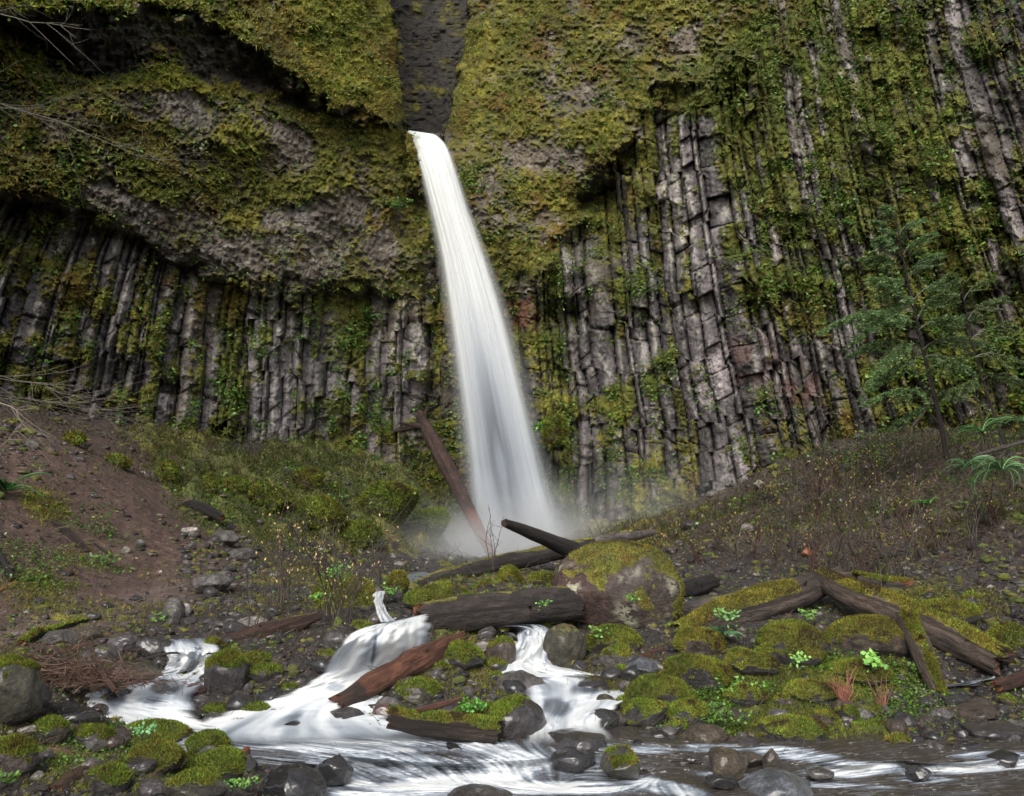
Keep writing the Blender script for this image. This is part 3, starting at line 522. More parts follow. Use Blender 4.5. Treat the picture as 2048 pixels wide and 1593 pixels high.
bound = np.maximum(bound, ss(0, 1, np.clip((np.interp(px, [-150, 250, 420, 520, 620, 2500], [1452, 1456, 1480, 1500, 1560, 1800])-py)/12, 0, 1)))
foam = foam*.86+.20*np.clip((1350-px)/150, 0, 1)*ss(1470, 1490, py)*(foam < 2); foam = foam+.17*lic*ss(.0, .3, foam)*(.35+foam)
o = mesh('stream', P(px, py, d), grid_q(len(ys), len(xs)), M_CREEK, attrs={'foam': foam, 'alpha': np.where(bound > .5, 1., 1.)}, uv=np.stack([px/200, py/40], -1)); tag(o, 'dark fast creek with white foam streaks across the bottom of the scene', kind='structure')
# drifting spray at the foot of the fall
def mist(name, c, r, dens):
    bm = []; n = N(name); n.t.nodes.remove(n.b)
    tc = n.n('TexCoord').outputs['Object']; ln = n.n('VectorMath', operation='LENGTH'); n.L(tc, ln.inputs[0])
    f = n.range(ln.outputs['Value'], .15, 1., 1., 0.); f = n.math('MULTIPLY', f, f)
    ns = n.range(n.noise(2.2, 3, .6, vec=tc), .25, .75, .35, 1.3)
    v = n.n('VolumePrincipled'); v.inputs['Color'].default_value = (.95, .97, 1, 1); n.L(n.math('MULTIPLY', n.math('MULTIPLY', f, ns), dens), v.inputs['Density']); v.inputs['Anisotropy'].default_value = .2
    n.L(v.outputs[0], n.out.inputs['Volume'])
    th_, ph = np.meshgrid(np.linspace(0, 2*np.pi, 25), np.linspace(0, np.pi, 13)); vv = np.stack([np.sin(ph)*np.cos(th_), np.sin(ph)*np.sin(th_), np.cos(ph)], -1)
    o = mesh('mist', vv, grid_q(13, 25)[:, ::-1], n.m); o.location = c; o.scale = r; tag(o, 'pale spray drifting off the foot of the waterfall', kind='stuff'); return o
mist('spray_cloud', P(1040, 1095, 27.0), (4.8, 3.2, 3.4), .40)
mist('spray_low', P(900, 1105, 23.5), (7.5, 5., 2.0), .34)
mist('spray_veil', P(1280, 1030, 24.8), (6.5, 3., 2.6), .09)
# ------------------------------------------------------------------ boulders
import bmesh
ICO = {}
def ico(sub):
    if sub not in ICO:
        bm = bmesh.new(); bmesh.ops.create_icosphere(bm, subdivisions=sub, radius=1); bm.verts.ensure_lookup_table()
        ICO[sub] = (np.array([v.co[:] for v in bm.verts]), np.array([[v.index for v in f.verts] for f in bm.faces])); bm.free()
    return ICO[sub]
def vnorm(V, T):
    n = np.cross(V[T[:, 1]]-V[T[:, 0]], V[T[:, 2]]-V[T[:, 0]]); o = np.zeros_like(V)
    for k in range(3): np.add.at(o, T[:, k], n)
    return o/(np.linalg.norm(o, axis=1, keepdims=True)+1e-12)
def rock_shape(seed, sub, r, ang=.4, rot=None):
    v, T = ico(sub); rg = np.random.default_rng(seed+100); v = v.copy(); s = seed*3.7
    v = v*(1+.20*fbm(v[:, 0]*1.1+s, v[:, 1]*1.1, v[:, 2]*1.1, 3, seed % 50)[:, None])
    for k in range(int(3+ang*14)):
        n = rg.normal(size=3); n /= np.linalg.norm(n); c = rg.uniform(.62, .86) if ang > .3 else rg.uniform(.8, .95)
        e = np.maximum(0, v@n-c); v = v-n*(e*.92)[:, None]
    v = v*(1+.035*fbm(v[:, 0]*4+s, v[:, 1]*4, v[:, 2]*4, 3, 7)[:, None]+.02*ridg(v[:, 0]*9+s, v[:, 1]*9, v[:, 2]*9, 2, 8)[:, None])
    ext = (v.max(0)-v.min(0))/2; v = (v-(v.max(0)+v.min(0))/2)/ext
    a = rot if rot is not None else 0.
    v = v*np.array(r); ca, sa = math.cos(a), math.sin(a)
    v = np.stack([v[:, 0]*ca+v[:, 2]*sa, v[:, 1], -v[:, 0]*sa+v[:, 2]*ca], 1)
    return v, T
COL = {'dark': (.028, .025, .025), 'wet': (.014, .013, .014), 'brown': (.045, .033, .026), 'grey': (.075, .07, .068), 'olive': (.038, .035, .022), 'red': (.06, .026, .022), 'blue': (.085, .095, .11), 'pale': (.19, .175, .16), 'purple': (.05, .042, .045), 'orange': (.22, .085, .035), 'tan': (.06, .046, .03)}
LAND = []   # landmarks for describing the smaller stones
SEED = [1]; DIM = [1.0, 1.0]
def moss_fuzz(parent, v, T, mo, n, ln, greenish, loc):
    nr = vnorm(v, T); a = v[T]; ar = np.linalg.norm(np.cross(a[:, 1]-a[:, 0], a[:, 2]-a[:, 0]), axis=1); wt_ = ar*ss(.35, .75, mo[T].mean(1))
    if wt_.sum() <= 0: return
    f = RNG.choice(len(T), n, p=wt_/wt_.sum()); b = RNG.dirichlet((1, 1, 1), n); p = (a[f]*b[:, :, None]).sum(1); nn = nr[T[f, 0]]
    q, t = blades(p, nn, ln, ln*.3, .55, .1)
    g = RNG.random(n) < greenish; c1 = tint(n, MOSSC, 3, .35); c2 = tint(n, [(.07, .11, .012), (.13, .19, .018), (.04, .06, .01), (.2, .26, .025)], 3, .35)
    sc_ = 1.2/max(.15, np.ptp(v[:, 0])); pv = fbm(p[:, 0]*5+loc[0], p[:, 1]*5, p[:, 2]*5, 3, 4); pw = fbm(p[:, 0]*3*sc_+loc[0], p[:, 1]*3*sc_+loc[1], p[:, 2]*3*sc_, 2, 9); g = RNG.random(n) < greenish+1.1*pw
    g = np.repeat(g, 3)[:, None]; c = np.where(g, c2, c1)*np.repeat(1+1.0*pv, 3)[:, None]; br = np.repeat(pw < -.33, 3)[:, None]; c = np.where(br, tint(n, [(.07, .045, .015), (.045, .035, .012)], 3), c)
    q[:, 2] -= 0; c = c*DIM[0]; o = mesh('moss', q, t, M_MOSS, parent=parent, smooth=False, cols={'tint': c}); return o
def boulder(px, py, w_, h, label, col='dark', moss=0., green=.3, ang=.35, wet=.3, pale=0., d=None, dep=.85, rot=0., name='boulder', cat='boulder', group=None, short=None, sub=None, fuzz=True, mside=(0, 0, 1), sink=0., sq=1., side=None):
    SEED[0] += 1; sd_ = SEED[0]
    if d is None:
        d = hit(px, py+h*.42)
        if py+h*.42 > 1470 and px > 520: d = min(d, float(pz(px, py+h*.42, -.03)))
    r0 = w_/2*d/F; dc = d+r0*dep*.7; rx = w_/2*dc/F; rz = h/2*dc/F*(1+sink*.5); ry = max(rx*dep, rz*.7)
    c = P(px, py+h*.25*sink, dc)
    sub = sub or (5 if w_ > 60 else 4 if w_ > 28 else 3)
    v, T = rock_shape(sd_, sub, (rx, ry, rz), ang, rot)
    if sq != 1.:
        u_ = v/np.array([rx, ry, rz]); v = np.sign(u_)*np.abs(u_)**sq*np.array([rx, ry, rz])*.97
    nr = vnorm(v, T); ms = np.array(mside, float); ms /= np.linalg.norm(ms)
    k = nr@ms+.75*fbm(v[:, 0]*3.4/rx/2, v[:, 1]*3.4/rx/2, v[:, 2]*3.4/rx/2+sd_, 4, 6, .65)
    mo = (ss(.95-1.25*moss, 1.15-.9*moss, k)*min(1, moss*2) if moss > 0 else 0*k-.3)+(.5 if name == 'moss_mound' else 0)
    tc = np.array(COL[col])*np.random.default_rng(sd_).uniform(.85, 1.2); lam = 1+.35*fbm(v[:, 0]*2/rx, v[:, 1]*2/rx, v[:, 2]*2/rx, 2, 19)
    base = np.array([c[0], c[1], c[2]-rz*.7])
    tcv = tc[None]*lam[:, None]
    if side: kk_ = ss(-.1, .35, v@np.array(side[0])/rx-.25+.5*fbm(v[:, 0]*2, v[:, 1]*2, v[:, 2]*2, 3, 31))[:, None]; tcv = tcv*(1-kk_)+np.array(side[1])[None]*lam[:, None]*kk_
    o = mesh(name, v+c-base, T, M_ROCK, attrs={'moss': mo, 'wet': 0*k+wet, 'pale': 0*k+pale*ss(.3, -.2, k)*ss(-.2, .3, fbm(v[:, 0]*4/rx, v[:, 1]*4/rx, v[:, 2]*2/rx, 2, 20)), 'green': 0*k+green}, cols={'tint': tcv})
    o.location = base; tag(o, label, cat, group)
    if fuzz and moss > .25 and w_ > 28:
        sz = dc/F*2.0
        m_ = moss_fuzz(o, v+c-base, T, mo, int(min(9000, 1.1*w_*h*(.25+moss*.6))), max(.018, 2.6*sz)*DIM[1], green, base)
    LAND.append((px, py, short or ' '.join(label.split()[:4])))
    return o
B = boulder
B(1228, 1172, 252, 172, 'huge boulder with reddish flank, moss on its crown and pale lichen below', 'brown', .72, .12, .6, .1, 1., dep=.8, short='huge lichen spotted boulder', d=9.6, mside=(.5, 0, .9), sq=.8, side=((-1., -.3, .1), (.05, .026, .022)))
B(690, 1212, 135, 120, 'yellow moss covered boulder topped with leafy plants beside the upper trickle', 'olive', 1.0, .3, .3, .1, d=10.6, short='leafy mossy boulder')
B(795, 1178, 42, 66, 'small upright stone capped in yellow moss at the edge of the spray', 'dark', .95, .05, .3, .2, d=11.2, short='upright yellow mossy stone')
B(1128, 1300, 90, 98, 'round olive brown boulder beside the narrow white cascade', 'olive', .25, .3, .15, .2, d=8.75, short='round olive boulder')
B(1048, 1372, 118, 56, 'flat grey wet rock splitting the narrow cascade', 'grey', .12, .4, .4, .7, short='flat grey cascade rock')
B(1030, 1448, 122, 96, 'rounded dark wet boulder with a mossy shoulder standing over the creek', 'dark', .42, .4, .2, .85, mside=(-.8, 0, .8), short='rounded dark creek boulder')
B(960, 1440, 110, 62, 'moss draped lump tucked behind the rounded dark creek boulder', 'dark', .9, .6, .3, .3, d=6.95, short='moss draped lump')
B(1318, 1392, 128, 72, 'low dome of green moss beside the shallow run of the cascade', 'dark', .8, .65, .25, .2, short='low green moss dome')
B(1296, 1432, 98, 56, 'wedge shaped rock with a bright lime moss crest', 'dark', .55, .75, .4, .4, short='lime crested wedge rock')
B(1375, 1432, 84, 58, 'mossy stone paired with the lime crested wedge rock', 'dark', .6, .6, .3, .3, short='mossy paired stone')
B(1287, 1335, 74, 40, 'flat blue grey slab stone lying below the huge boulder', 'blue', .08, .3, .7, .5, short='blue grey slab')
B(1235, 1318, 70, 50, 'small pale cracked rock among moss under the huge boulder', 'grey', .35, .4, .6, .2, short='pale cracked rock')
B(1225, 1285, 110, 62, 'moss smothered rock at the foot of the huge boulder', 'dark', .9, .45, .3, .1, short='moss smothered foot rock')
B(1150, 1492, 128, 56, 'broad grey wet slab half covered by the creek', 'dark', 0, .3, .7, 1., short='broad grey creek slab')
B(1146, 1520, 86, 44, 'glossy black stone sitting against the broad grey creek slab', 'wet', 0, .3, .3, 1., short='glossy black stone')
B(1240, 1528, 76, 62, 'olive brown angular stone standing in calm dark water', 'olive', .3, .3, .5, .7, short='olive angular stone')
B(18, 1390, 116, 150, 'large smooth green stained boulder at the frame edge by the debris pile', 'olive', .35, .5, .12, .3, short='large green stained boulder', dep=.7)
B(75, 1402, 56, 72, 'reddish brown wet stone leaning on the large green stained boulder', 'brown', 0, .3, .25, .7, short='reddish brown leaning stone')
B(150, 1440, 96, 46, 'long dark wet stone at the brink of the side cascade', 'wet', .05, .3, .2, .9, short='long dark brink stone')
B(356, 1430, 56, 38, 'dark round stone with white water parting round it', 'wet', .15, .3, .2, .9, short='dark parting stone')
B(452, 1352, 84, 92, 'tall rounded stone with a bright yellow moss cap between the cascades', 'dark', .55, .45, .25, .5, short='yellow capped tall stone')
B(384, 1386, 50, 40, 'dark reddish wet stone in the lower side cascade', 'red', 0, .3, .3, 1., short='dark reddish wet stone')
B(412, 1362, 40, 30, 'small brown wedge stone beside the yellow capped stone', 'brown', .1, .3, .6, .7, short='brown wedge stone')
B(512, 1322, 58, 34, 'small moss covered mound stone under the brown rotten log', 'dark', .9, .45, .2, .2, short='moss mound stone')
B(530, 1350, 62, 40, 'green moss stone nearest the broad cascade', 'dark', .85, .5, .3, .2, short='green cascade side stone')
B(512, 1430, 62, 42, 'domed stone with green algae standing in the foam', 'dark', .65, .75, .15, .6, short='green algae stone')
B(555, 1448, 56, 32, 'pointed wet stone breaking the white apron of the cascade', 'wet', 0, .3, .5, 1., short='pointed apron stone')
B(560, 1405, 48, 36, 'grey wet stone at the edge of the white apron', 'dark', .1, .3, .3, .9, short='grey apron stone')
B(415, 1492, 80, 50, 'cushion of bright green moss on a round creekside stone', 'dark', .95, .7, .2, .2, short='bright mossy cushion stone')
B(432, 1538, 112, 70, 'largest bright lime moss cushion on the near bank', 'dark', 1., .7, .25, .1, short='largest lime moss cushion')
B(22, 1522, 100, 86, 'brown boulder with a mossy back at the corner of the near bank', 'brown', .5, .4, .25, .2, short='mossy backed corner boulder')
B(95, 1466, 76, 54, 'dull green grey cobble behind the corner boulder', 'olive', .4, .5, .3, .3, short='dull green cobble')
B(185, 1480, 84, 58, 'grey rock with thin yellow moss behind the wood chips', 'grey', .4, .5, .4, .3, short='thin mossed grey rock')
B(300, 1478, 160, 60, 'broad mossy ledge stone with small plants above the near bank', 'dark', .8, .5, .3, .3, short='broad mossy ledge stone')
B(310, 1520, 110, 66, 'shaggy brown and green moss clump on the near bank', 'brown', .95, .2, .3, .1, short='shaggy brown moss clump')
B(214, 1566, 88, 64, 'round stone with a green moss patch on its brow', 'dark', .5, .6, .15, .3, short='moss browed stone')
B(300, 1580, 70, 40, 'smooth purple brown stone at the lower picture edge', 'purple', 0, .3, .2, .6, short='purple brown edge stone')
B(385, 1580, 130, 62, 'wide smooth brown boulder at the base of the near bank', 'olive', .3, .4, .12, .4, short='wide smooth brown boulder')
B(280, 1535, 70, 34, 'dark flattened stone under the shaggy moss clump', 'dark', .1, .3, .3, .6, short='dark flattened stone')
B(585, 1580, 130, 92, 'big black wet boulder with water sheeting over its far side', 'wet', .12, .3, .3, .9, short='big black wet boulder', d=5.5)
B(668, 1540, 74, 56, 'black shining rock emerging from the sliding water', 'wet', .0, .3, .3, 1., short='black shining rock')
B(480, 1530, 66, 60, 'dark stone under the orange splintered stick', 'dark', .15, .4, .4, .5, short='dark stick stone')
B(960, 1596, 126, 40, 'purple brown boulder top just showing above the foam', 'purple', .05, .3, .12, .9, short='purple boulder top', d=5.55)
B(836, 1386, 96, 54, 'green filmed dome stone under the reddish rotten log', 'olive', .45, .6, .12, .3, short='green filmed dome stone')
B(690, 1440, 84, 44, 'dark rock carrying the lower end of the rotten log', 'dark', .1, .3, .3, .9, short='dark log end rock')
B(768, 1425, 46, 34, 'maroon wet stone in the riffle beside the rotten log', 'red', 0, .3, .3, 1., short='maroon riffle stone')
B(800, 1422, 32, 24, 'little brown stone touching the maroon riffle stone', 'brown', 0, .3, .3, 1., short='little riffle stone')
B(722, 1352, 56, 20, 'grey stone drowned under the white cascade', 'grey', 0, .3, .2, 1., short='drowned grey stone', d=8.45)
B(262, 1352, 110, 54, 'broad brown grey rock above the side cascade', 'olive', .15, .4, .3, .6, short='broad side cascade rock')
B(250, 1288, 66, 40, 'dark purple stone on the rim of the side cascade', 'purple', .05, .3, .3, .7, short='dark purple rim stone')
B(302, 1302, 76, 60, 'tilted wet slab with a sharp edge beside the side cascade top', 'dark', .0, .3, .8, .9, short='tilted wet slab')
B(205, 1310, 80, 40, 'flat grey stone behind the debris pile', 'grey', .2, .4, .4, .4, short='flat debris grey stone')
B(120, 1276, 86, 30, 'pale flat rock under the mossy fallen branch', 'grey', .1, .3, .6, .2, short='pale branch rock')
B(175, 1272, 56, 36, 'brown grey block at the end of the mossy fallen branch', 'tan', .1, .3, .5, .2, short='brown branch block')
B(346, 1226, 44, 60, 'angular grey block with a pale split face beside the path', 'grey', .05, .3, .9, .2, short='split faced block')
B(371, 1222, 26, 30, 'small pale rock touching the angular split block', 'pale', 0, .3, .8, .1, short='small pale rock', cat='rock')
B(1210, 1406, 42, 32, 'small olive stone perched in the shallow cascade', 'olive', .2, .5, .3, .8, short='small perched olive stone')
B(1200, 1444, 76, 46, 'dark angular wet rock between cascade and lime crested wedge', 'wet', .15, .4, .6, .8, short='dark angular wet rock')
B(1175, 1425, 40, 28, 'small black stone on the brink of the narrow cascade foot', 'wet', 0, .3, .5, 1., short='small black foot stone')
B(1408, 1476, 84, 54, 'plain grey brown stone on the creek edge', 'tan', .05, .3, .3, .3, short='plain grey brown stone')
B(1588, 1466, 132, 56, 'low boulder under a bright lime moss coat at the creek edge', 'dark', .75, .7, .2, .3, short='lime coated low boulder')
B(1745, 1456, 100, 24, 'flat strip of vivid green moss on a stone by the creek', 'dark', .9, .8, .2, .3, short='vivid green strip stone')
B(1458, 1532, 74, 62, 'weathered brown stone leaning in the creek riffle', 'tan', .2, .3, .6, .4, short='weathered riffle stone')
B(1543, 1524, 32, 48, 'narrow upright stone beside the weathered riffle stone', 'tan', .2, .3, .7, .4, short='narrow upright stone')
B(1505, 1520, 50, 26, 'low brown stone bridging two riffle stones', 'brown', .2, .3, .5, .4, short='low bridging stone')
B(1560, 1574, 152, 60, 'bluish pale slab washed by the creek at the lower edge', 'blue', 0, .3, .6, .6, short='bluish washed slab', d=5.75)
B(1640, 1546, 56, 22, 'thin flat stone with foam behind it', 'grey', 0, .3, .4, .8, short='thin flat foam stone')
B(1838, 1546, 46, 26, 'small black pointed stone amid foam in the fast water', 'wet', 0, .3, .5, 1., short='black pointed foam stone')
B(1582, 1292, 140, 92, 'bulky moss covered boulder below the mossy log', 'dark', .85, .4, .3, .1, short='bulky mossy boulder')
B(1735, 1278, 170, 84, 'yellow mossed boulder with a deep shaded hollow beneath it', 'brown', .8, .1, .3, .1, short='yellow hollow boulder', d=8.7)
B(1895, 1228, 130, 52, 'long low rock patched with yellow green moss on the slope', 'dark', .75, .35, .3, .1, short='long moss patched rock')
B(2018, 1290, 84, 84, 'round bright green mossy boulder beside the thin trickle', 'dark', .85, .6, .2, .2, short='round green trickle boulder')
B(1395, 1352, 130, 76, 'hummocky moss covered rock under the small fern', 'dark', .9, .45, .4, .1, short='hummocky fern rock')
B(1500, 1330, 100, 60, 'moss and leaf covered stone between two bulky boulders', 'dark', .8, .5, .4, .1, short='moss and leaf stone')
B(1400, 1290, 96, 60, 'orange tinged mossy lump at the foot of the mossy log', 'brown', .95, .05, .3, .1, short='orange mossy lump')
B(1490, 1395, 80, 54, 'green moss stone in the middle of the plant bank', 'dark', .8, .6, .3, .1, short='plant bank moss stone')
B(1620, 1385, 110, 40, 'low moss mound behind the reddish dead grass', 'dark', .9, .4, .3, .1, short='low bank moss mound')
B(1720, 1350, 120, 54, 'yellow green mossy stone beneath the three leaved plant', 'dark', .85, .4, .3, .1, short='three leaf mossy stone')
B(965, 1297, 52, 26, 'pale flat stone with a tan face near the narrow cascade', 'pale', .05, .3, .5, .4, short='pale tan faced stone')
B(925, 1316, 84, 60, 'dark rock wearing a tuft of green moss below the bark log', 'dark', .6, .6, .4, .3, short='tufted dark rock')
B(1002, 1310, 60, 66, 'brown earth stained rock at the cascade side', 'brown', .3, .4, .4, .3, short='earth stained rock')
B(885, 1192, 110, 50, 'mossy hump behind the bark log end', 'dark', .85, .45, .3, .2, short='mossy dam hump', d=11.2)
B(940, 1206, 64, 34, 'small bright mossy stone resting behind the bark log', 'dark', .9, .6, .3, .2, short='bright mossy dam stone', d=10.6)
B(1022, 1168, 62, 70, 'pyramid of dark moss under the log dam', 'dark', .85, .35, .6, .2, short='dark moss pyramid', d=12)
B(1085, 1172, 60, 50, 'mossy rock wedged between the log dam and the huge boulder', 'dark', .8, .4, .4, .2, short='wedged mossy rock', d=12)
B(975, 1180, 60, 40, 'brown mossed stone under the middle of the log dam', 'brown', .8, .2, .4, .2, short='brown dam stone', d=12)
B(840, 1205, 60, 40, 'leafy green stone at the rim of the broad cascade', 'dark', .8, .6, .4, .2, short='leafy rim stone', d=10.6)
B(1617, 1107, 30, 24, 'orange brown rock among the budding shrubs', 'orange', .0, .1, .4, .2, short='orange brown rock', cat='rock')
B(1520, 970, 24, 20, 'isolated pale grey rock on the ridge at the cliff foot', 'pale', 0, .1, .5, .2, short='isolated pale rock', cat='rock')
B(1380, 1052, 44, 24, 'dark square rock on the misty bank', 'dark', .1, .1, .7, .3, short='dark square rock', cat='rock')
B(1495, 1057, 26, 22, 'pale cracked rock on the brown slope above the mossy log', 'pale', .1, .1, .7, .2, short='pale slope rock', cat='rock')
B(382, 1065, 40, 22, 'pale grey stone topping the scree chute', 'pale', 0, .2, .6, .2, short='scree top stone', cat='rock')
B(452, 1078, 56, 34, 'angular grey scree block beside the mossy bank', 'grey', .1, .2, .8, .2, short='grey scree block', cat='rock')
B(480, 1112, 60, 30, 'dusty grey slab low in the scree chute', 'grey', .1, .2, .8, .2, short='dusty scree slab', cat='rock')
B(425, 1168, 80, 40, 'flat grey boulder where the scree meets the path', 'grey', .1, .2, .5, .2, short='flat path boulder')
B(253, 1101, 18, 16, 'small white stone lying on the dirt slope', 'pale', 0, .2, .3, .2, short='white dirt slope stone', cat='rock')
B(280, 1088, 22, 18, 'dull grey stone above the small white stone', 'grey', 0, .2, .3, .2, short='dull dirt slope stone', cat='rock')
B(66, 890, 30, 26, 'grey ledge rock high on the dirt slope', 'grey', 0, .2, .8, .2, short='high ledge rock', cat='rock')
B(1950, 1430, 90, 36, 'brown wet stone slab on the gravelly shore', 'brown', .1, .2, .5, .5, short='brown shore slab')
B(1990, 1470, 110, 40, 'heap shaped dark rock near the foam at the frame edge', 'dark', .05, .2, .6, .6, short='heap shaped dark rock')
B(1880, 1430, 50, 30, 'grey wet stone in the shallow seep channel', 'grey', 0, .2, .5, .8, short='grey seep stone')
B(505, 1246, 60, 26, 'pale topped stone lying against the brown rotten log', 'pale', .1, .3, .6, .2, short='pale topped log stone')
B(470, 1262, 50, 40, 'dark stone shaded by the brown rotten log', 'dark', .1, .3, .4, .4, short='shaded log stone')
# ------------------------------------------------------------------ logs, branches, sticks
def tube(pts, rad, seg=14, rough=.12, jag=.0, seed=0, sub=8):
    pts = np.asarray(pts, float); rad = np.asarray(rad, float); k = np.arange(len(pts)); n = (len(pts)-1)*sub+1; s = np.linspace(0, len(pts)-1, n)
    c = np.stack([np.interp(s, k, pts[:, a]) for a in range(3)], 1)
    if len(pts) > 2:
        for _ in range(sub//2):
            c[1:-1] = (c[:-2]+2*c[1:-1]+c[2:])/4
    r = np.interp(s, k, rad); tg_ = np.gradient(c, axis=0); tg_ /= np.linalg.norm(tg_, axis=1, keepdims=True)+1e-9
    a = np.cross(tg_, np.array([.31, .17, .93])); a /= np.linalg.norm(a, axis=1, keepdims=True); b = np.cross(tg_, a)
    th_ = np.linspace(0, 2*np.pi, seg, endpoint=False)[None]; L_ = np.concatenate([[0], np.cumsum(np.linalg.norm(np.diff(c, axis=0), axis=1))])
    C_, S_ = np.cos(th_)[..., None], np.sin(th_)[..., None]; ang = np.broadcast_to(th_, (n, seg))
    rr_ = r[:, None]*(1+rough*fbm(C_[..., 0]*1.5+0*r[:, None], S_[..., 0]*1.5+0*r[:, None], L_[:, None]/max(r.max(), .01)*.5+seed*9+0*th_, 3, seed % 40)+rough*.5*ridg(C_[..., 0]*4+0*r[:, None], S_[..., 0]*4+0*r[:, None], L_[:, None]/max(r.max(), .01)*.25+seed+0*th_, 2, 3))
    ctr = c[:, None]+0*C_
    v = ctr+(a[:, None]*C_+b[:, None]*S_)*rr_[..., None]
    if jag:
        j = VT[(np.arange(seg)*7+seed*13) & 255]*jag; j2 = VT[(np.arange(seg)*11+seed*5) & 255]*jag
        v[0] -= tg_[0]*j[:, None]; v[-1] += tg_[-1]*j2[:, None]
    q = []; i = np.arange(n*seg).reshape(n, seg); i2 = np.roll(i, -1, 1); q = np.stack([i[:-1], i2[:-1], i2[1:], i[1:]], -1).reshape(-1, 4)
    uv = np.stack([ang/6.283, L_[:, None]+0*th_], -1)
    return v.reshape(-1, 3), q, uv.reshape(-1, 2), n, seg, c, tg_
def W3(pts, mode='lin'):
    """(px, py, radius px, d or None) -> world points and radii; free ends rest on the ground"""
    ds = [p[3] if len(p) > 3 and p[3] is not None else hit(p[0], p[1]+p[2]*.8)+p[2]/F*9 for p in pts]
    if mode == 'lin' and len(pts) > 2 and all(len(p) < 4 for p in pts):
        l = np.concatenate([[0], np.cumsum([math.hypot(pts[i+1][0]-pts[i][0], pts[i+1][1]-pts[i][1]) for i in range(len(pts)-1)])]); ds = list(np.interp(l, [0, l[-1]], [ds[0], ds[-1]]))
    return np.array([P(p[0], p[1], d) for p, d in zip(pts, ds)]), np.array([p[2]*d/F for p, d in zip(pts, ds)]), ds
def log(name, cat, label, pts, col, moss=0., green=.1, ends=(1, 1), endcol=(.20, .085, .035), seg=26, jag=1.2, rough=.14, short=None, group=None, mcover=None, mode='lin', stubs=(), patch=None):
    w3, r, ds = W3(pts, mode); SEED[0] += 1; v, q, uv, n, sg, c, tg_ = tube(w3, r, seg, rough, r.mean()*jag, SEED[0], 12)
    base = w3[0].copy(); T = np.concatenate([q[:, :3], q[:, [0, 2, 3]]]); nr = vnorm(v, T); nr *= np.sign(((v-np.repeat(c, sg, 0))*nr).sum(1))[:, None]
    s = np.repeat(np.linspace(0, 1, n), sg); mo = 0*s-.3
    if moss > 0:
        cov = 1. if mcover is None else ss(mcover[0]-.08, mcover[0]+.02, s)*ss(mcover[1]+.08, mcover[1]-.02, s)
        mo = ss(1.-1.2*moss, 1.3-.9*moss, nr[:, 2]+.4*fbm(v[:, 0]*3, v[:, 1]*3, v[:, 2]*3, 3, 2))*cov
    tc = np.asarray(col)[None]*.8*(1+.55*fbm(v[:, 0]*4, v[:, 1]*4, v[:, 2]*4, 3, 12))[:, None]
    if patch: 
        for (s0, s1, a0, a1, pc) in patch:
            an = uv[:, 0]; k = ss(s0-.01, s0+.015, s)*ss(s1+.01, s1-.015, s)*ss(a0-.03, a0+.03, an)*ss(a1+.03, a1-.03, an); tc = tc*(1-k[:, None])+np.asarray(pc)[None]*k[:, None]
    o = mesh(name, v-base, q, M_WOOD, attrs={'moss': mo}, cols={'tint': tc}, uv=uv); o.location = base; tag(o, label, cat, group)
    for e, on in enumerate(ends):
        if not on: continue
        ring = (np.arange(sg) if e == 0 else np.arange((n-1)*sg, n*sg)); rv = v[ring]; cc = rv.mean(0)+tg_[0 if e == 0 else -1]*(r[0 if e == 0 else -1]*.35)*(1 if e == 0 else -1)
        inner = cc+(rv-cc)*.55+tg_[0 if e == 0 else -1]*((VT[(np.arange(sg)*3+e) & 255]-.5)*r[0 if e == 0 else -1]*.7)[:, None]
        vv = np.concatenate([rv*.97+cc*.03, inner, cc[None]]); i = np.arange(sg); i2 = (i+1) % sg
        f1 = np.stack([i, i2, i2+sg, i+sg], 1); f2 = np.stack([i+sg, i2+sg, np.full(sg, 2*sg)], 1)
        eo = mesh('broken_end', vv-base, [f1, f2], M_WOOD, parent=o, smooth=False, attrs={'moss': np.full(len(vv), -.4)}, cols={'tint': np.asarray(endcol)[None]*np.random.default_rng(e).uniform(.4, 1.5, (len(vv), 1))}, uv=vv[:, :2])
    for (sp, dx, dy, ln, rs) in stubs:
        i = int(sp*(n-1)); p0 = c[i]; sc_ = ds[0]/F; p1 = p0+np.array([dx*sc_*ln, -.15*ln*sc_, -dy*sc_*ln]); tv, tq_, tu, *_ = tube([p0, (p0+p1)/2+np.array([0, 0, .02]), p1], [rs*sc_, rs*sc_*.8, rs*sc_*.4], 8, .2, 0, 3, 4)
        mesh('branch_stub', tv-base, tq_, M_WOOD, parent=o, attrs={'moss': np.full(len(tv), -.3)}, cols={'tint': np.repeat(np.asarray(col)[None]*.7, len(tv), 0)}, uv=tu)
    for e_ in range(2 if len(pts) > 2 and pts[0][2] > 8 and name in ('log', 'rotten_log') else 0):
        rg_ = np.random.default_rng(SEED[0]*5+e_); sp = rg_.uniform(.1, .95); i = int(sp*(n-1)); sc_ = ds[0]/F; p0 = c[i]; rr0 = r[min(len(r)-1, int(sp*len(r)))]; dv = rg_.normal(size=3); dv[2] = abs(dv[2]); dv[1] = -abs(dv[1]); dv /= np.linalg.norm(dv); p1 = p0+dv*rr0*rg_.uniform(1.15, 1.7)
        tv, tq_, tu, *_ = tube([p0+dv*rr0*.3, (p0+p1)/2, p1], [rr0*.17, rr0*.12, rr0*.06], 7, .3, rr0*.1, e_, 3)
        mesh('branch_stub', tv-base, tq_, M_WOOD, parent=o, attrs={'moss': np.full(len(tv), -.3)}, cols={'tint': np.repeat(np.asarray(col)[None]*.6, len(tv), 0)}, uv=tu)
    if moss > .3:
        moss_fuzz(o, v-base, T, mo, int(min(9000, 2500+sum(p[2] for p in pts)*30)), max(.02, 2.6*ds[0]/F*2), green, base)
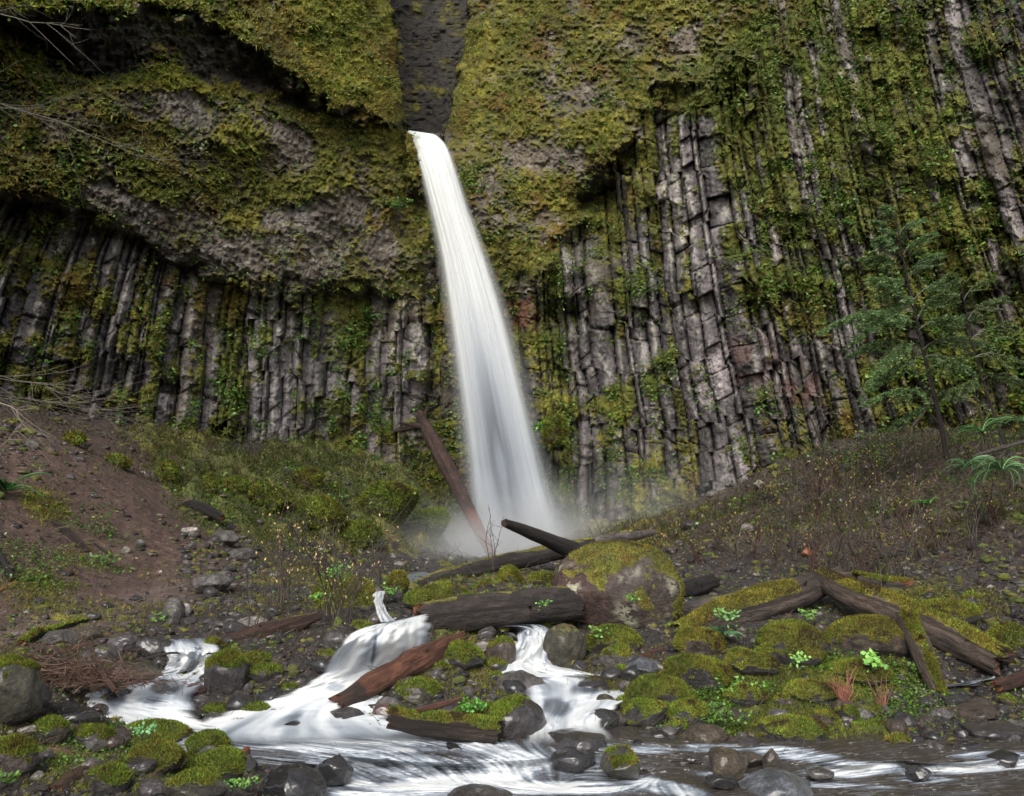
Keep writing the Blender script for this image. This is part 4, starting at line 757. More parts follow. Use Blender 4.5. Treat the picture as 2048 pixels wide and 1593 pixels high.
    LAND.append((pts[len(pts)//2][0], pts[len(pts)//2][1], short or ' '.join(label.split()[:4])))
    return o
BARK = (.068, .05, .043); DK = (.02, .016, .015)
log('fallen_trunk', 'fallen trunk', 'dark broken trunk leaning from the basalt columns into the waterfall spray', [(843, 836, 8, 29.0), (856, 862, 12, 28.7), (878, 905, 15, 28.2), (905, 955, 14.5, 27.5), (935, 1015, 12, 26.2), (965, 1075, 9.5, 24.8), (990, 1122, 8, 23.8)], (.06, .034, .028), ends=(1, 0), short='leaning broken trunk', mode='no', jag=1.8, patch=[(.04, .30, .35, .62, (.24, .085, .03)), (.7, 1.1, .0, 1., (.16, .06, .045))], stubs=((.10, -1, .22, 62, 6), (.125, -1, .02, 50, 4), (.15, -1, -.2, 55, 5), (.08, -1, .45, 48, 5), (.05, .3, -1, 34, 5), (.16, .8, .5, 30, 4)))
log('log', 'log', 'long thin weathered log forming a dam in front of the spray', [(826, 1172, 7, 13.2), (890, 1152, 14, 13.5), (980, 1132, 17, 14.), (1060, 1116, 17, 14.5), (1130, 1100, 16, 15), (1180, 1088, 11, 15.5)], (.05, .043, .04), moss=.25, mode='no', ends=(0, 0), short='log dam', stubs=((.25, .1, 1, 40, 8), (.55, -.2, -1, 18, 4)))
log('log', 'log', 'pale bleached log running onto the misty bank behind the huge boulder', [(1150, 1094, 9, 16.), (1200, 1083, 11, 16.4), (1250, 1076, 10, 17), (1305, 1066, 7, 17.8)], (.17, .15, .14), mode='no', ends=(0, 1), short='pale bleached log')
log('log', 'log', 'tapered snapped log jutting up toward the waterfall from the log dam', [(1012, 1047, 8, 12.3), (1050, 1062, 11, 12.8), (1105, 1084, 14, 13.4), (1160, 1108, 18, 14), (1200, 1130, 20, 14.4)], (.035, .03, .028), moss=.15, mode='no', ends=(1, 0), endcol=(.05, .04, .03), jag=.5, short='snapped jutting log', stubs=((.1, .2, 1, 12, 4), (.5, .5, -1, 10, 4)))
log('log', 'log', 'thick bark covered log with a broken orange end at the cascade lip', [(852, 1238, 33, 9.25), (920, 1229, 34, 9.35), (1000, 1220, 33, 9.45), (1060, 1213, 32, 9.55), (1150, 1205, 30, 9.7)], (.05, .04, .036), moss=.12, ends=(1, 0), mode='no', seg=34, jag=.7, rough=.10, short='thick bark log', patch=[(.40, .48, .3, .6, (.22, .10, .045))])
log('log', 'log', 'smooth grey log emerging behind the huge boulder toward the mossy log', [(1330, 1230, 22, 10), (1400, 1224, 21, 10.1), (1480, 1205, 19, 10.2), (1540, 1190, 16, 10.4)], (.10, .088, .085), moss=.1, mode='no', ends=(0, 0), short='smooth grey log')
log('log', 'log', 'log with a thick golden moss coat along its lower half', [(1368, 1262, 18, 9.4), (1430, 1238, 30, 9.5), (1500, 1216, 33, 9.6), (1570, 1195, 30, 9.8), (1630, 1172, 25, 10), (1672, 1158, 18, 10.1)], (.10, .078, .066), moss=.78, green=.05, mcover=(-.2, .62), mode='no', ends=(0, 1), short='golden mossed log', seg=34)
log('log', 'log', 'short dark log with splintered end poking out behind the huge boulder', [(1335, 1185, 16, 11), (1380, 1177, 17, 11.2), (1424, 1163, 13, 11.3)], DK, mode='no', ends=(0, 1), endcol=(.10, .04, .025), short='short splintered log')
log('log', 'log', 'large brown log slanting down the slope to the thin trickle', [(1652, 1162, 20, 9.9), (1700, 1188, 27, 9.6), (1770, 1215, 31, 9.3), (1850, 1250, 33, 9.), (1920, 1282, 33, 8.8), (1980, 1312, 28, 8.6)], (.105, .08, .062), moss=.52, green=.15, mode='no', ends=(1, 1), endcol=(.09, .05, .035), short='large slanting log', seg=34)
log('log', 'log', 'leg like broken limb dropping from the large slanting log to the shore', [(1818, 1245, 20, 8.75), (1840, 1295, 21, 8.5), (1862, 1345, 18, 8.3), (1880, 1388, 14, 8.1)], (.09, .068, .05), moss=.5, green=.3, mode='no', ends=(0, 1), endcol=(.12, .06, .04), short='leg like limb')
log('log', 'log', 'short section of log lying behind the top of the large slanting log', [(1722, 1170, 22, 10.9), (1760, 1178, 23, 10.9), (1800, 1180, 20, 10.8)], (.07, .055, .045), moss=.4, mode='no', ends=(0, 1), short='short back log')
log('rotten_log', 'log', 'reddish rotten log with a frayed lower end crossing the white water', [(690, 1402, 17, 7.55), (735, 1380, 24, 7.7), (790, 1350, 25, 7.95), (840, 1322, 23, 8.2), (880, 1298, 18, 8.4), (912, 1282, 10, 8.55)], (.15, .062, .036), mode='no', ends=(1, 1), endcol=(.14, .05, .03), jag=1.6, rough=.26, short='reddish rotten log', seg=30, stubs=((.03, -1, .45, 26, 12), (.1, -.3, 1, 22, 8)), patch=[(.0, .14, -1, 2, (.05, .03, .024))])
log('log', 'log', 'moss wrapped log along the creek edge in front of the white riffle', [(800, 1440, 17, 6.75), (850, 1448, 22, 6.75), (920, 1456, 24, 6.75), (985, 1462, 22, 6.75)], (.05, .035, .026), moss=.6, green=.45, mode='no', ends=(1, 0), short='moss wrapped creek log')
log('stick', 'stick', 'red barked stick lying on the moss wrapped creek log', [(838, 1420, 4, 6.72), (880, 1411, 6, 6.8), (922, 1398, 4, 6.85)], (.26, .12, .085), mode='no', seg=10, short='red barked stick')
log('branch', 'branch', 'mossy fallen branch with a dark crooked butt at the path edge', [(45, 1288, 9), (70, 1270, 10), (110, 1262, 8), (150, 1246, 5), (185, 1240, 3)], DK, moss=.55, green=.4, mode='lin', seg=14, ends=(1, 0), short='mossy fallen branch')
log('branch', 'branch', 'short dark branch lying along the upper dirt slope', [(106, 1046, 5), (140, 1068, 7), (176, 1103, 5)], (.04, .02, .017), seg=12, short='short dark slope branch')
log('stick', 'stick', 'thin dark stick below the short branch on the dirt slope', [(190, 1090, 3), (225, 1116, 3)], (.035, .02, .017), seg=8, short='thin slope stick')
log('branch', 'branch', 'dark leaning branch at the frame edge of the dirt slope', [(-10, 1098, 7), (8, 1130, 8), (24, 1160, 7)], DK, seg=12, ends=(0, 1), short='dark edge branch')
log('stick', 'stick', 'broken pale orange splinter lying at the foot of the dirt slope', [(-8, 1186, 5), (24, 1170, 4)], (.45, .2, .08), seg=8, short='pale orange splinter')
log('log', 'log', 'black decayed log arching over a hollow in the mossy bank', [(352, 1018, 8, 17.4), (385, 1008, 9, 17.4), (410, 1018, 11, 17.2), (440, 1034, 8, 17)], (.015, .012, .011), mode='no', seg=16, short='black decayed log')
log('rotten_log', 'log', 'crumbling brown rotten log beside the shrub and the cascade', [(415, 1296, 12, 8.9), (470, 1285, 20, 8.9), (530, 1268, 22, 8.95), (590, 1248, 17, 9.05), (625, 1236, 8, 9.1)], (.07, .035, .025), moss=.15, mode='no', ends=(1, 0), rough=.3, jag=1.5, short='crumbling brown log')
log('stick', 'stick', 'orange splintered stick upright in the near bank moss', [(480, 1518, 7), (497, 1498, 8), (516, 1482, 5)], (.34, .11, .055), seg=10, rough=.3, short='orange splintered stick')
log('branch', 'branch', 'reddish bare branch over the debris pile with a bent tip', [(90, 1312, 4), (130, 1304, 5), (180, 1290, 5)], (.15, .06, .04), seg=8, short='reddish debris branch')
log('branch', 'branch', 'pale bent branch leaning down to the side cascade', [(180, 1286, 4, 7.6), (186, 1310, 4.5, 7.5), (205, 1345, 4.5, 7.3), (228, 1380, 4, 7.15)], (.16, .09, .06), mode='no', seg=8, short='pale bent branch')
log('branch', 'branch', 'brown branch lying level across the debris behind the large boulder', [(-10, 1322, 4), (55, 1312, 5), (85, 1330, 4), (120, 1346, 4)], (.11, .055, .035), seg=8, short='level debris branch')
log('branch', 'branch', 'slim grey branch reaching over the head of the side cascade', [(245, 1328, 2, 8.1), (300, 1315, 2.4, 8.1), (340, 1306, 2.4, 8.1), (425, 1307, 1.2, 8.2)], (.12, .11, .10), mode='no', seg=6, ends=(0, 0), short='slim grey cascade branch')
log('wood_slab', 'wood', 'flat brown slab of wood lying on the near bank cobbles', [(112, 1590, 18), (150, 1556, 17), (178, 1540, 9)], (.10, .058, .035), seg=14, rough=.3, short='flat brown wood slab')
log('wood_chip', 'wood', 'pale orange wood chip near the mossy backed boulder', [(92, 1500, 4), (120, 1504, 6), (146, 1512, 3)], (.42, .24, .14), seg=8, rough=.3, short='pale orange wood chip')
log('wood_chip', 'wood', 'tiny bright yellow splinter on the near bank', [(190, 1590, 2.5), (202, 1577, 3)], (.55, .36, .14), seg=6, short='yellow splinter')
log('stick', 'stick', 'thin orange stick propped beside the narrow cascade', [(1030, 1325, 3), (1041, 1290, 3)], (.42, .20, .08), seg=6, short='orange propped stick')
log('stick', 'stick', 'brown stick propped on rocks below the tufted dark rock', [(942, 1336, 3), (950, 1358, 3.4), (955, 1370, 2)], (.16, .08, .05), seg=6, short='brown propped stick')
log('stick', 'stick', 'reddish stick fragment above the blue grey slab', [(1282, 1315, 6), (1320, 1303, 6)], (.16, .06, .045), seg=8, short='reddish slab stick')
log('stick', 'stick', 'brown jagged stick under the orange mossy lump', [(1290, 1322, 5), (1340, 1298, 6), (1352, 1285, 4)], (.10, .055, .035), seg=8, short='brown jagged stick')
log('driftwood', 'driftwood', 'curved grey driftwood root on the dark slope', [(1838, 1100, 7, 11.6), (1862, 1135, 10, 11.4), (1900, 1152, 12, 11.3), (1960, 1150, 13, 11.2)], (.085, .07, .066), mode='no', rough=.3, short='curved driftwood root', seg=14)
log('driftwood', 'driftwood', 'upper forked driftwood piece crossing behind the curved root', [(1880, 1130, 6, 11.7), (1925, 1135, 8, 11.6), (1975, 1142, 9, 11.5)], (.06, .05, .047), mode='no', rough=.3, short='forked driftwood', seg=12)
log('driftwood', 'driftwood', 'knotted mass of dark root wood against the slope', [(1960, 1110, 16, 11.3), (1985, 1135, 32, 11.1), (2010, 1160, 34, 10.9), (2080, 1120, 30, 10.8)], (.03, .025, .023), mode='no', rough=.6, short='knotted root mass', seg=24)
log('branch', 'branch', 'pale bare branch slanting from the slope under the hemlock', [(1818, 862, 3, 18.6), (1840, 835, 3, 18.4), (1858, 812, 2.6, 18.2), (1868, 780, 1.6, 18.)], (.17, .15, .14), mode='no', seg=6, ends=(0, 0), short='pale hemlock branch')
log('branch', 'branch', 'grey branch crossing in front of the sword ferns', [(1950, 912, 3.4, 12.3), (2000, 897, 4, 12.1), (2060, 880, 4, 12.)], (.15, .135, .12), mode='no', seg=6, ends=(0, 0), short='grey fern branch')
log('stick', 'stick', 'orange tan stick on the brown slope above the shrubs', [(1728, 925, 3.4), (1752, 938, 4)], (.36, .19, .10), seg=6, short='orange tan slope stick')
log('stick', 'stick', 'lone bare stick leaning up from the ridge', [(1655, 922, 2.2, 18), (1640, 880, 1.8, 18), (1612, 815, 1.2, 18)], (.09, .07, .06), mode='no', seg=6, ends=(0, 0), short='lone ridge stick')
log('log', 'log', 'red brown log end showing beside the seep at the shore edge', [(2000, 1372, 12, 8.), (2030, 1362, 13, 8.), (2080, 1345, 12, 8.)], (.11, .05, .035), moss=.1, mode='no', short='red brown shore log', seg=14)
# ------------------------------------------------------------------ medium stones, each its own thing
def near_phrase(px, py, used, desc):
    L_ = sorted(LAND_FIX, key=lambda l: (l[0]-px)**2+((l[1]-py)*1.3)**2)[:6]
    for l in L_:
        dx, dy = px-l[0], py-l[1]; rel = 'just above' if dy < -abs(dx)*.7 else 'just below' if dy > abs(dx)*.7 else 'beside'
        s = f'{desc} {rel} the {l[2]}'
        if s not in used and abs(dx)+abs(dy) < 260: return s
    for a in L_[:4]:
        for b in L_[:5]:
            if a is b: continue
            s = f'{desc} between {a[2]} and {b[2]}'
            if s not in used and len(s.split()) < 16: return s
    return None
for k, (px, py, w_, h, lb) in enumerate([(706, 1362, 62, 26, 'grey rock skirted by foam in the middle of the broad cascade'), (650, 1380, 40, 20, 'dark wet rock splitting the broad cascade run'), (752, 1366, 54, 30, 'rounded grey rock just above the frayed log end'), (330, 1376, 54, 34, 'wet brown boulder dividing the side cascade'), (296, 1402, 44, 26, 'glistening rock under the divided side cascade'), (238, 1392, 56, 36, 'humped rock veiled by the side cascade'), (196, 1420, 34, 22, 'small black rock low in the side cascade'), (470, 1446, 40, 24, 'brown rock in the foam beyond the green algae stone'), (612, 1452, 44, 26, 'flat black rock in the apron foam'), (640, 1425, 30, 18, 'little black rock in the bright apron'), (850, 1484, 40, 20, 'dark rock under the moss wrapped creek log'), (905, 1500, 54, 22, 'brown rock breaking the slate coloured slide'), (740, 1508, 60, 20, 'low dark rock at the head of the slate coloured slide'), (1075, 1452, 40, 26, 'jagged black rock against the narrow cascade foot'), (1128, 1400, 52, 32, 'glistening dome parting the shallow cascade'), (1180, 1376, 70, 30, 'long grey dripping rock in the shallow cascade'), (1335, 1490, 60, 26, 'low grey stone at the calm water edge'), (1290, 1478, 40, 24, 'dark shore stone by the calm water'), (1690, 1500, 60, 18, 'thin black ledge in the fast creek'), (1930, 1500, 70, 30, 'dark ragged rock on the far creek margin'), (2010, 1520, 60, 30, 'black rock meeting the white foam at the frame edge'), (1385, 1520, 36, 16, 'small brown stone in the calm brown water'), (430, 1470, 50, 24, 'dark wet stone behind the bright mossy cushion'), (1440, 1560, 60, 26, 'rounded dark stone beside the bluish washed slab')]):
    B(px, py, w_, h, lb, ('wet', 'dark', 'brown', 'wet')[k % 4], 0., .3, .45, 1., name='wet_rock', cat='rock', group='wet rocks along the cascades', short=' '.join(lb.split()[:4]), sub=4)
LAND_FIX = list(LAND); used = set(); rs = np.random.default_rng(5)
ZN = [((60, 1290, 330, 1340), 10, 'dgb', .1), ((110, 1400, 210, 1470), 3, 'dw', .1), ((0, 1460, 480, 1590), 46, 'dgbop', .35), ((400, 1200, 640, 1300), 14, 'gbd', .2), ((440, 1370, 560, 1440), 12, 'wdg', .2), ((840, 1300, 1010, 1420), 26, 'wdgb', .2),
      ((1080, 1330, 1240, 1480), 10, 'wdg', .1), ((1180, 1430, 1560, 1500), 22, 'dgbw', .15), ((1750, 1330, 2040, 1500), 44, 'dwbg', .08), ((820, 1150, 1100, 1215), 12, 'db', .6), ((1340, 1060, 1560, 1140), 12, 'gbd', .15), ((360, 1040, 520, 1220), 20, 'gdg', .1), ((60, 1190, 420, 1260), 10, 'gdb', .05),
      ((1180, 1270, 1480, 1400), 16, 'dgb', .6), ((640, 1390, 830, 1450), 8, 'wd', 0), ((1620, 1380, 1800, 1450), 10, 'db', .5), ((1850, 1180, 2040, 1260), 8, 'db', .5), ((1400, 1400, 1760, 1460), 12, 'gdb', .5)]
CN = {'d': ('dark', 'dark'), 'g': ('grey', 'grey'), 'b': ('brown', 'brown'), 'w': ('glossy black', 'wet'), 'o': ('olive', 'olive'), 'p': ('pale', 'pale')}
for (x0, y0, x1, y1), cnt, cc, mp in ZN:
    for k in range(cnt):
        px, py = rs.uniform(x0, x1), rs.uniform(y0, y1); w_ = rs.uniform(14, 40)*(1.15 if py > 1400 else .8); h = w_*rs.uniform(.5, .85); an = rs.uniform(.1, .9); c = cc[rs.integers(len(cc))]; ms_ = rs.random() < mp
        desc = ' '.join(filter(None, ['small' if w_ < 22 else 'fist sized' if w_ < 30 else 'stout', 'moss topped' if ms_ else '', CN[c][0], 'angular' if an > .5 else 'rounded', 'stone']))
        lb = near_phrase(px, py, used, desc)
        if not lb: continue
        used.add(lb)
        B(px, py, w_, h, lb, CN[c][1], moss=.7 if ms_ else 0, green=rs.uniform(.2, .7), ang=an, wet=.9 if c == 'w' else rs.uniform(.1, .6), name='stone', cat='stone', rot=rs.uniform(-.4, .4), group='loose stones along the stream', sub=3, fuzz=ms_)

# dark wet rocks crowding the margins of every cascade
used2 = set()
for cn_, S4 in CASC.items():
    if cn_ == 'seep' : continue
    ph = {'main': 'broad cascade', 'leftish': 'side cascade', 'rightish': 'narrow cascade', 'upper': 'upper trickle'}[cn_]
    for e in (0, 1):
        L4 = np.array([q[e] for q in S4], float); l = np.concatenate([[0], np.cumsum(np.hypot(*np.diff(L4, axis=0).T))]); s_ = rs.uniform(5, 20)
        while s_ < l[-1]:
            px = np.interp(s_, l, L4[:, 0])+rs.uniform(-8, 8)+(-6 if e == 0 else 8); py = np.interp(s_, l, L4[:, 1])+rs.uniform(-4, 8); w_ = rs.uniform(22, 58)*(.7 if cn_ == 'upper' else 1); s_ += w_*rs.uniform(.55, 1.1)
            if py > 1478 or (cn_ == 'main' and e == 1 and py < 1350) or px > 1290 and py < 1400 and False: continue
            ms_ = rs.random() < .22; an = rs.uniform(.1, .9); ck = 'wwdgb'[rs.integers(5)]
            desc = ' '.join(filter(None, ['small' if w_ < 30 else 'medium' if w_ < 44 else 'large', 'moss topped' if ms_ else 'dripping', CN[ck][0], 'jagged' if an > .5 else 'rounded', 'rock']))
            LF = sorted(LAND_FIX, key=lambda q: (q[0]-px)**2+(q[1]-py)**2)[:6]
            for q in LF:
                lb = f'{desc} edging the {ph} near the {q[2]}'
                if lb not in used2: break
            else: continue
            if len(lb.split()) > 16: lb = f'{desc} edging the {ph} near {q[2]}'
            if len(lb.split()) > 16 or lb in used2: continue
            used2.add(lb)
            B(px, py, w_, w_*rs.uniform(.5, .85), lb, CN[ck][1], moss=.65 if ms_ else 0, green=rs.uniform(.2, .7), ang=an, wet=rs.uniform(.6, 1), name='wet_rock', cat='rock', rot=rs.uniform(-.5, .5), group='wet rocks along the cascades', sub=3, fuzz=ms_)
# ------------------------------------------------------------------ gravel, litter, ground moss and seedlings (uncountable)
GXr, GYr, GZr = GX.ravel(), GY.ravel(), GZ.ravel()
inf = (GPX > -80) & (GPX < 2130) & (GPY > 780) & (GPY < 1640)
_h = 1e-2; GN = np.cross(np.stack([np.gradient(GX, axis=1), np.gradient(GY, axis=1), np.gradient(GZ, axis=1)], -1), np.stack([np.gradient(GX, axis=0), np.gradient(GY, axis=0), np.gradient(GZ, axis=0)], -1)); GN /= np.linalg.norm(GN, axis=-1, keepdims=True)+1e-12; GN *= np.sign(GN[..., 2:])
jx = tg[1]-tg[0]
def gpick(w_, n):
    # weight by visible screen area so that far banks are not crowded
    area = np.abs(np.gradient(GPY, axis=0))*np.abs(np.gradient(GPX, axis=1)); i = pick(w_*inf*area, n)
    y = GYr[i]*np.exp(RNG.uniform(-.5, .5, n)*(lg[1]-lg[0])); x = (GXr[i]/GYr[i]+RNG.uniform(-.5, .5, n)*jx)*y
    return i, np.stack([x, y, glook(x, y)], 1), y/F
v0, T0_ = ico(2); n = 24000
gw = (1-ss(.3, .7, gmoss)*.7)*blobs(GPX, GPY, [(150, 1080, 420, 180, .16), (1700, 1000, 500, 130, .5), (440, 1130, 90, 110, 1.6), (330, 1190, 110, 22, .1), (1950, 1430, 200, 60, 2.0), (550, 900, 500, 90, .1), (200, 1530, 300, 80, 1.6)], 1.)
i, p, s = gpick(gw, n); sz = s*RNG.gamma(2.0, 1.9, n).clip(1.0, 13)
vv = v0[None]*(1+.25*RNG.normal(size=(n, 1, 3)).clip(-1.6, 1.6)); vv = vv*(1+.2*RNG.normal(size=(n, len(v0), 1)).clip(-1.5, 1.5)); vv[..., 2] *= RNG.uniform(.4, .8, (n, 1)); a = RNG.uniform(0, 6.28, n); ca, sa = np.cos(a)[:, None], np.sin(a)[:, None]
vv = np.stack([vv[..., 0]*ca-vv[..., 1]*sa, vv[..., 0]*sa+vv[..., 1]*ca, vv[..., 2]], -1)*sz[:, None, None]+p[:, None]
pc = np.array([COL[k] for k in ('dark', 'grey', 'brown', 'tan', 'purple', 'dark', 'wet', 'wet', 'dark', 'brown', 'wet', 'pale')])[RNG.integers(0, 12, n)]*RNG.uniform(.6, 1.3, (n, 1)); k42 = len(v0)
gd = gdirt.ravel()[i]; pc = np.where((gd > .5)[:, None] & (RNG.random(n) < .6)[:, None], np.array([(.05, .034, .027)])*RNG.uniform(.5, 1.6, (n, 1)), pc)
o = mesh('gravel', vv.reshape(-1, 3), (T0_[None]+np.arange(n)[:, None, None]*k42).reshape(-1, 3), M_ROCK, attrs={'moss': np.repeat(np.where(RNG.random(n) < .25, .7, -.3), k42), 'wet': np.repeat(RNG.uniform(0, .7, n), k42), 'pale': np.zeros(n*k42), 'green': np.repeat(RNG.random(n), k42)}, cols={'tint': np.repeat(pc, k42, 0)})
tag(o, 'small gravel and pebbles strewn over the banks', kind='stuff')
# leaf and twig litter
n = 36000; i, p, s = gpick(blobs(GPX, GPY, [(1650, 1060, 450, 150, 1.8), (250, 1530, 300, 90, 1.6)], .9)*(1-.7*gpath), n); nr = np.zeros((n, 3)); nr[:, 2] = 1; nr += RNG.normal(0, .3, nr.shape); nr /= np.linalg.norm(nr, axis=1, keepdims=True)
p[:, 2] += s*1.5; v, q = leaf_cloud(p, nr, 1, .3, .35); sc_ = np.repeat(s*RNG.uniform(3, 8, n), 4)[:, None]; v = np.repeat(p, 4, 0)+(v-np.repeat(p, 4, 0))*sc_
o = mesh('forest_litter', v, q, M_TWIG, smooth=False, cols={'tint': tint(n, [(.10, .05, .03), (.05, .03, .02), (.16, .09, .05), (.03, .02, .015), (.22, .16, .10), (.08, .045, .035)], 4, .4)}); tag(o, 'fallen leaves, needles and twig bits on the brown slopes', kind='stuff')
# moss and grass blades
n = 150000; i, p, s = gpick(ss(.25, .7, gmoss+.35*fbm(GX*1.2, GY*1.2, 0*GX, 3, 77)), n); nn = GN.reshape(-1, 3)[i]
v, t = blades(p, nn, 1, .22, .6, .3); sc_ = np.repeat(s*RNG.uniform(4, 10, n), 3)[:, None]; v = np.repeat(p, 3, 0)+(v-np.repeat(p, 3, 0))*sc_
pv = (1+.6*fbm(p[:, 0]*1.6, p[:, 1]*1.6, p[:, 2], 3, 4))[:, None]; gs = ggreen.ravel()[i]+.4*fbm(p[:, 0]*.9, p[:, 1]*.9, p[:, 2], 2, 14) > RNG.random(n)*.9
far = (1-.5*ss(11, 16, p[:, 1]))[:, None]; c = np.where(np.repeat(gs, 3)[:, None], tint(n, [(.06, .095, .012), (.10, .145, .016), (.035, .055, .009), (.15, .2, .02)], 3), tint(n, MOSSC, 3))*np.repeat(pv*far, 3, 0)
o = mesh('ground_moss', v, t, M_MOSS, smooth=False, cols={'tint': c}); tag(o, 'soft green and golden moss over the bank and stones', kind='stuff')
# seedlings and small leafy plants
cl = ss(.15, .5, vn(GX*1.4, GY*1.4, 0*GX, 90)); n = 30000
i, p, s = gpick(cl*blobs(GPX, GPY, [(130, 1120, 180, 90, .7), (1560, 1390, 330, 90, 2.2), (1700, 980, 450, 130, .5), (1850, 890, 350, 50, 1.4), (250, 1520, 260, 70, 1.1), (650, 1020, 330, 90, .7), (980, 1190, 160, 30, 1.2), (330, 1190, 150, 40, .05)], .12), n)
p[:, 2] += s*RNG.uniform(1, 12, n); nr = RNG.normal(0, .4, (n, 3)); nr[:, 2] += 1; nr /= np.linalg.norm(nr, axis=1, keepdims=True)
v, q = leaf_cloud(p, nr, 1, .7, .3); v = np.repeat(p, 4, 0)+(v-np.repeat(p, 4, 0))*np.repeat(s*RNG.uniform(3.5, 8, n), 4)[:, None]
o = mesh('ground_foliage', v, q, M_LEAF, smooth=False, cols={'tint': tint(n, GREENS, 4, .5)}); tag(o, 'small bright green leafy seedlings sprinkled on the banks', kind='stuff')
# ------------------------------------------------------------------ plants
def strands(paths, r0, r1, sides=3):
    """thin tapering twigs; paths (n, k, 3)"""
    paths = np.asarray(paths); n, k, _ = paths.shape; tg_ = np.gradient(paths, axis=1); tg_ /= np.linalg.norm(tg_, axis=-1, keepdims=True)+1e-9
    a = np.cross(tg_, np.array([.3, .9, .2])); a /= np.linalg.norm(a, axis=-1, keepdims=True)+1e-9; b = np.cross(tg_, a)
    th_ = np.arange(sides)*2*np.pi/sides; r = (np.asarray(r0).reshape(-1, 1)*(1-np.linspace(0, 1, k))+np.asarray(r1).reshape(-1, 1)*np.linspace(0, 1, k))[..., None, None]
    v = paths[:, :, None]+(a[:, :, None]*np.cos(th_)[:, None]+b[:, :, None]*np.sin(th_)[:, None])*r
    i = np.arange(n*k*sides).reshape(n, k, sides); i2 = np.roll(i, -1, 2); q = np.stack([i[:, :-1], i2[:, :-1], i2[:, 1:], i[:, 1:]], -1).reshape(-1, 4)
    return v.reshape(-1, 3), q
n = 15000; i, p, s = gpick(blobs(GPX, GPY, [(1720, 1010, 450, 170, 2.8), (130, 1340, 160, 40, 2.), (600, 1260, 120, 60, 1.6), (380, 1190, 200, 50, .1), (600, 950, 450, 80, .5), (250, 1530, 250, 60, .9)], .25), n)
k = np.linspace(0, 1, 4)[None, :, None]; dr = RNG.normal(size=(n, 3))*np.array([1, 1, .5]); dr[:, 2] = np.abs(dr[:, 2])+.12; dr /= np.linalg.norm(dr, axis=1, keepdims=True)
pa = p[:, None]+(dr*(s*RNG.gamma(2., 10, n).clip(6, 60))[:, None])[:, None]*k+np.cumsum(RNG.normal(size=(n, 4, 3)), 1)*(s*1.6)[:, None, None]*k
v, q = strands(pa, s*.75, s*.3); o = mesh('undergrowth', v, q, M_TWIG, cols={'tint': tint(n, [(.05, .03, .02), (.03, .02, .014), (.08, .055, .035), (.06, .03, .02), (.10, .085, .06), (.04, .05, .015)], 12, .4)}); tag(o, 'dead twigs and brush matted over the slopes', kind='stuff')
def shrub_mesh(seed, h, ns, spread, twigs=4, rad=.012, drop=0.):
    rg = np.random.default_rng(seed); a = rg.uniform(0, 6.28, ns); lean_ = rg.uniform(.1, 1, ns)*spread; hh = h*rg.uniform(.5, 1.1, ns); k = np.linspace(0, 1, 9)
    st = []
    for j in range(ns):
        b = np.array([math.cos(a[j]), math.sin(a[j]), 0]); x = b[None]*(lean_[j]*hh[j]*k[:, None]**1.4)+np.array([0, 0, 1.])[None]*hh[j]*k[:, None]; x += .035*h*np.cumsum(rg.normal(size=(9, 3)), 0)*k[:, None]; st.append(x+rg.normal(0, .04*h, 3)*np.array([1, 1, 0]))
    st = np.array(st); tw = []
    for j in range(ns):
        for _ in range(twigs):
            m = rg.uniform(.25, .95); i_ = int(m*8); o0 = st[j, i_]; dr = rg.normal(size=3); dr[2] = abs(dr[2])+.5-drop; dr /= np.linalg.norm(dr); l = h*rg.uniform(.12, .35); kk = np.linspace(0, 1, 9)[:, None]; tw.append(o0+dr*l*kk+rg.normal(0, .06, 3)*l*kk**2*3)
    tw = np.array(tw) if tw else np.zeros((0, 9, 3)); al = np.concatenate([st, tw]); r = np.concatenate([np.full(ns, rad), np.full(len(tw), rad*.55)])
    return al, r
def shrub(name, label, px, py, hpx, ns, spread, col, d=None, twigs=4, buds=None, group=None, seed=0, rpx=1.6, cat='shrub', drop=0.):
    d = d or hit(px, py); h = hpx*d/F; base = P(px, py, d)
    if drop:
        rg = np.random.default_rng(seed); n_ = ns*4; o0 = rg.normal(size=(n_, 3))*np.array([spread*.42, .3, .22])*h; o0[:, 2] = np.abs(o0[:, 2])*np.exp(-np.abs(o0[:, 0])/(spread*h))*1.6; dr = rg.normal(size=(n_, 3))*np.array([1, .8, .38]); dr /= np.linalg.norm(dr, axis=1, keepdims=True)
        l = h*rg.gamma(2.5, .16, n_)[:, None, None]; kk = np.linspace(-.5, .5, 9)[None, :, None]; al = o0[:, None]+dr[:, None]*l*kk+rg.normal(0, .3, (n_, 1, 3))*l*kk**2; r = rpx*d/F*rg.uniform(.3, 1.5, n_)
    else: al, r = shrub_mesh(seed, h, ns, spread, twigs, rpx*d/F, drop)
    v, q = strands(al, r, r*.4); c = np.asarray(col)[None]*np.repeat(RNG.uniform(.6, 1.5, len(al)), 27)[:, None]; Q_ = [q]
    if buds:
        tips = np.concatenate([al[:, -1], al[:, 6]]); nn = np.tile([0, 0, 1.], (len(tips), 1)); bv, bt = leaf_cloud(tips, nn+RNG.normal(0, .2, nn.shape), 6.5*d/F, 3.*d/F, 3.)
        Q_.append(bt+len(v)); v = np.concatenate([v, bv]); c = np.concatenate([c, tint(len(tips), buds, 4, .3)])
    o = mesh(name, v, Q_, M_TWIG, cols={'tint': c}); o.location = base; tag(o, label, cat, group)
    if buds:
        tips = np.concatenate([al[:, -1], al[:, 6], al[:, 4]]); nn = np.tile([0, 0, 1.], (len(tips), 1)); pass
    return o
BUD = [(.15, .11, .02), (.09, .09, .02), (.2, .13, .03), (.06, .08, .015), (.04, .03, .015)]
